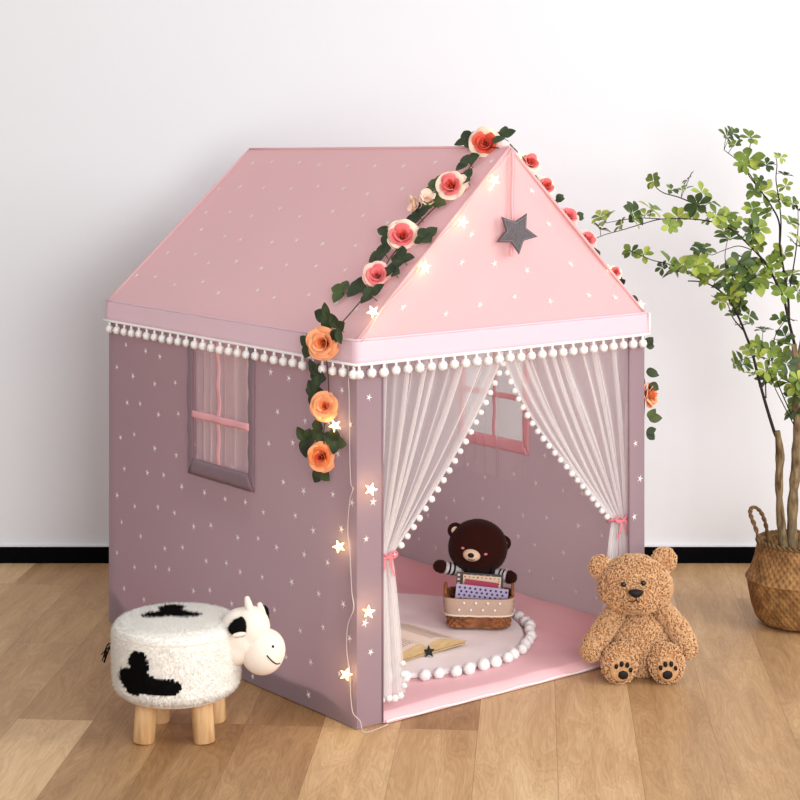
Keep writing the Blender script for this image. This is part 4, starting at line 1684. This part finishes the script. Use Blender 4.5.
grid(bm, NU, NV, gpos, closed_u=True)
obj('woven_body', bm, M_grass, gb)
bm = bmesh.new()
for s_ in (0, 1):
    pts = [GB + V(0.113 * math.cos(2 * PI * k / 160), 0.113 * math.sin(2 * PI * k / 160), 0.240) + V(math.cos(2 * PI * k / 160), math.sin(2 * PI * k / 160), 0) * 0.004 * math.sin(k * 0.9 + s_ * PI) + V(0, 0, 0.004 * math.cos(k * 0.9 + s_ * PI)) for k in range(160)]
    tube(bm, pts, 0.0042, 6, closed=True)
obj('rim', bm, M_grassd, gb)
for sg in (-1, 1):
    bm = bmesh.new()
    ctr = GB + V(sg * 0.112, 0.0, 0.24)
    hq = [(-0.110, -0.030, -0.020), (-0.126, -0.028, 0.040), (-0.141, -0.020, 0.084), (-0.130, -0.010, 0.100), (-0.106, 0.002, 0.082), (-0.087, 0.020, 0.036), (-0.078, 0.040, -0.02)]
    hp = catmull([GB + V(-sg * x, y, 0.24 + z) for x, y, z in hq], 10)
    for s_ in (0, 1):
        tube(bm, [p + V(0.0035 * math.sin(k * 0.8 + s_ * PI), 0.0035 * math.cos(k * 0.8 + s_ * PI), 0) for k, p in enumerate(hp)], 0.0038, 6)
    obj('handle', bm, M_grassd, gb)

M_bark = mat('pale_brown_bark', srgb(148, 128, 98), 0.9, 0.1, col2=srgb(84, 66, 46), vscale=14, stretch=(6, 6, 1.5), bump=0.8, bscale=60)
M_twig = mat('dark_twig', srgb(46, 40, 32), 0.8, 0.2)
M_lf = [mat('fresh_green_leaf', srgb(122, 142, 52), 0.5, 0.4, col2=srgb(86, 108, 42), vscale=12, sss=0.0),
        mat('yellow_green_leaf', srgb(168, 178, 76), 0.5, 0.4, col2=srgb(130, 146, 56), vscale=12),
        mat('deep_green_leaf', srgb(72, 92, 42), 0.5, 0.4, col2=srgb(50, 70, 34), vscale=12)]
M_soil = mat('dark_soil', srgb(52, 40, 30), 0.95, 0.05, bump=1.0, bscale=80, var=0.5, vscale=90)
tree = empty('leafy_tree', GB + V(0, 0, 0.19), 'tall bushy tree with pale trunks and green leaf rosettes in a basket', 'plant')
bm = bmesh.new()
tube(bm, [GB + V(0, 0, 0.17), GB + V(0, 0, 0.195)], [0.100, 0.102], 40)
obj('soil', bm, M_soil, tree)
TYB = 5.2


def branch(name, pts, radii, m, y0=0.0, y1=0.0, sub=5, n=8, knob=0):
    ps = [at(x, y, TYB + lerp(y0, y1, i / (len(pts) - 1))) for i, (x, y) in enumerate(pts)]
    c = catmull(ps, sub)
    r = [lerp(radii[0], radii[1], i / (len(c) - 1)) * (1 + knob * noise.noise(p * 30)) for i, p in enumerate(c)]
    bm = bmesh.new()
    tube(bm, c, r, n, round_ends=False)
    obj(name, bm, m, tree)
    return c


allc = []
branch('trunk', [(784, 572), (783, 545), (780, 510), (779, 480), (780, 455), (778, 436), (777, 431)], (0.0120, 0.0095), M_bark, -0.01, -0.01, n=14, knob=0.4)
branch('trunk', [(796, 572), (792, 545), (793, 500), (797, 450), (797, 400), (796, 370), (794, 344)], (0.0160, 0.0105), M_bark, 0.02, 0.03, n=14, knob=0.4)
branch('trunk', [(797, 372), (801, 350), (806, 325), (812, 290)], (0.010, 0.006), M_bark, 0.03, 0.06, n=12, knob=0.2)
B_ = [
    ([(776, 436), (773, 428), (766, 405), (759, 380), (752, 352), (745, 333), (738, 316), (729, 300), (716, 288), (702, 282), (688, 281)], (0.0052, 0.0018), 0.0, -0.10),
    ([(716, 288), (700, 279), (684, 270), (668, 264), (652, 260), (638, 254), (628, 250)], (0.0022, 0.001), -0.07, -0.16),
    ([(795, 346), (789, 322), (784, 300), (776, 282), (766, 264), (752, 248), (736, 233), (722, 224), (708, 214), (694, 204), (678, 197), (664, 193), (656, 187), (655, 179)], (0.0045, 0.001), 0.03, -0.12),
    ([(722, 224), (708, 221), (690, 219), (662, 219), (642, 224), (622, 230), (604, 235), (590, 241)], (0.0022, 0.0009), -0.06, -0.20),
    ([(662, 219), (640, 218), (622, 220), (606, 223)], (0.0015, 0.0009), -0.13, -0.18),
    ([(789, 322), (788, 296), (784, 272), (780, 246), (779, 222), (770, 204), (758, 187), (748, 172), (737, 160), (724, 150)], (0.0038, 0.001), 0.03, 0.10),
    ([(758, 187), (748, 174), (746, 160), (750, 146), (752, 138)], (0.0018, 0.001), 0.07, 0.10),
    ([(780, 246), (781, 222), (779, 200), (776, 180), (777, 165), (776, 158)], (0.0022, 0.001), 0.06, 0.02),
    ([(788, 300), (792, 276), (796, 250), (798, 228), (798, 210)], (0.0025, 0.001), 0.03, -0.04),
    ([(743, 330), (733, 318), (728, 305), (722, 296)], (0.0022, 0.001), -0.02, -0.06),
    ([(794, 425), (782, 402), (774, 385), (772, 370)], (0.0018, 0.001), 0.02, -0.03),
    ([(766, 398), (766, 375), (772, 350), (776, 334), (784, 322)], (0.002, 0.001), 0.0, -0.04),
    ([(794, 420), (784, 398), (776, 378), (770, 355), (762, 342)], (0.002, 0.001), 0.02, -0.02),
    ([(752, 250), (738, 246), (722, 251), (711, 255), (704, 249)], (0.0016, 0.0008), 0.0, -0.05),
    ([(726, 268), (725, 255), (727, 242)], (0.0014, 0.0008), -0.05, -0.05),
    ([(770, 275), (762, 262), (757, 250), (750, 244)], (0.002, 0.001), 0.0, -0.03)]
for pts, rr_, y0, y1 in B_:
    allc += branch('branch', pts, rr_, M_twig, y0, y1, n=6)

CL = []
for zx, zy, sz in [(505, 105, 66), (600, 112, 64), (540, 140, 50), (595, 195, 90), (630, 215, 60), (720, 190, 45), (665, 220, 50), (740, 262, 60), (635, 285, 50), (650, 330, 92), (720, 360, 70), (745, 305, 50), (610, 395, 60), (665, 415, 60), (630, 475, 90), (600, 470, 50), (760, 450, 60), (790, 400, 50), (770, 375, 50), (215, 283, 62), (355, 280, 50), (285, 320, 50), (330, 322, 60), (405, 330, 60), (392, 380, 84), (442, 368, 56), (310, 430, 74), (205, 398, 84), (130, 412, 84), (85, 460, 55), (25, 440, 76), (0, 480, 60), (465, 420, 70), (505, 445, 80), (540, 450, 50), (520, 515, 86), (415, 555, 70), (600, 530, 60), (640, 535, 60), (590, 600, 90), (620, 665, 112), (555, 615, 86), (680, 622, 76), (505, 640, 70), (735, 575, 80), (785, 545, 80), (755, 665, 86), (730, 735, 80), (790, 725, 66), (125, 570, 62), (175, 580, 60), (275, 612, 92), (330, 625, 84), (385, 625, 90), (430, 655, 76), (470, 670, 70), (500, 700, 80), (520, 745, 90), (560, 705, 74), (475, 762, 56), (565, 785, 70), (250, 630, 50), (700, 700, 50)]:
    CL.append((600 + zx / 4, 110 + zy / 4, sz / 4 / 2))
for zx, zy, sz in [(395, 10, 64), (500, 35, 80), (545, 80, 80), (500, 125, 56), (545, 120, 50), (615, 152, 74), (580, 235, 84), (540, 250, 66), (512, 322, 104), (700, 95, 66), (755, 100, 50), (650, 245, 76), (710, 220, 96), (730, 320, 100), (625, 350, 90), (628, 402, 76), (685, 350, 66), (565, 372, 54), (742, 412, 100), (720, 390, 60), (785, 555, 100), (770, 480, 70), (790, 400, 80), (660, 300, 60), (600, 290, 60)]:
    CL.append((640 + zx / 5, 300 + zy / 5, sz / 5 / 2))
xr = random.Random(77)
CL += [(x + xr.uniform(-9, 9), y + xr.uniform(-9, 9), q * 0.8) for x, y, q in CL if q > 8.2]
for i, (px, py, r) in enumerate(CL):
    rr_ = random.Random(500 + i)
    # depth of the nearest branch point in view
    nb = min(allc, key=lambda q: (400 + FPX * q.x / q.y - px) ** 2 + (HY + FPX * (CAMZ - q.z) / q.y - py) ** 2)
    c = at(px, py, nb.y + rr_.uniform(-0.035, 0.03))
    L_ = r / FPX * c.y * 1.42
    ax = V(rr_.uniform(-0.7, 0.7), rr_.uniform(-1.1, 0.1), rr_.uniform(0.15, 1.1)).normalized()
    F = frame(ax)
    bm = bmesh.new()
    n = rr_.choice((5, 5, 6, 6, 7))
    a0 = rr_.random() * 6
    mm = rr_.choices((0, 1, 2), (5, 3 if px < 720 else 1.5, 3))[0]
    for k in range(n):
        a = a0 + 2 * PI * k / n + rr_.uniform(-0.25, 0.25)
        up = rr_.uniform(0.1, 0.6)
        d = F @ V(math.cos(a), math.sin(a), up)
        leaf(bm, c + d * L_ * 0.06, d, ax, L_ * rr_.uniform(0.75, 1.12), L_ * rr_.uniform(0.25, 0.34), 0.25, 0.22, 0 if rr_.random() < 0.75 else 1, obov=True)
    if (nb - c).length > 0.008:
        md = nb.lerp(c, 0.5) + V(0, 0, 0.004)
        tube(bm, [nb, md, c], 0.0009, 5, mat=2)
    obj('leaf_rosette', bm, [M_lf[mm], M_lf[(mm + 1) % 3 if mm != 1 else 0], M_twig], tree)
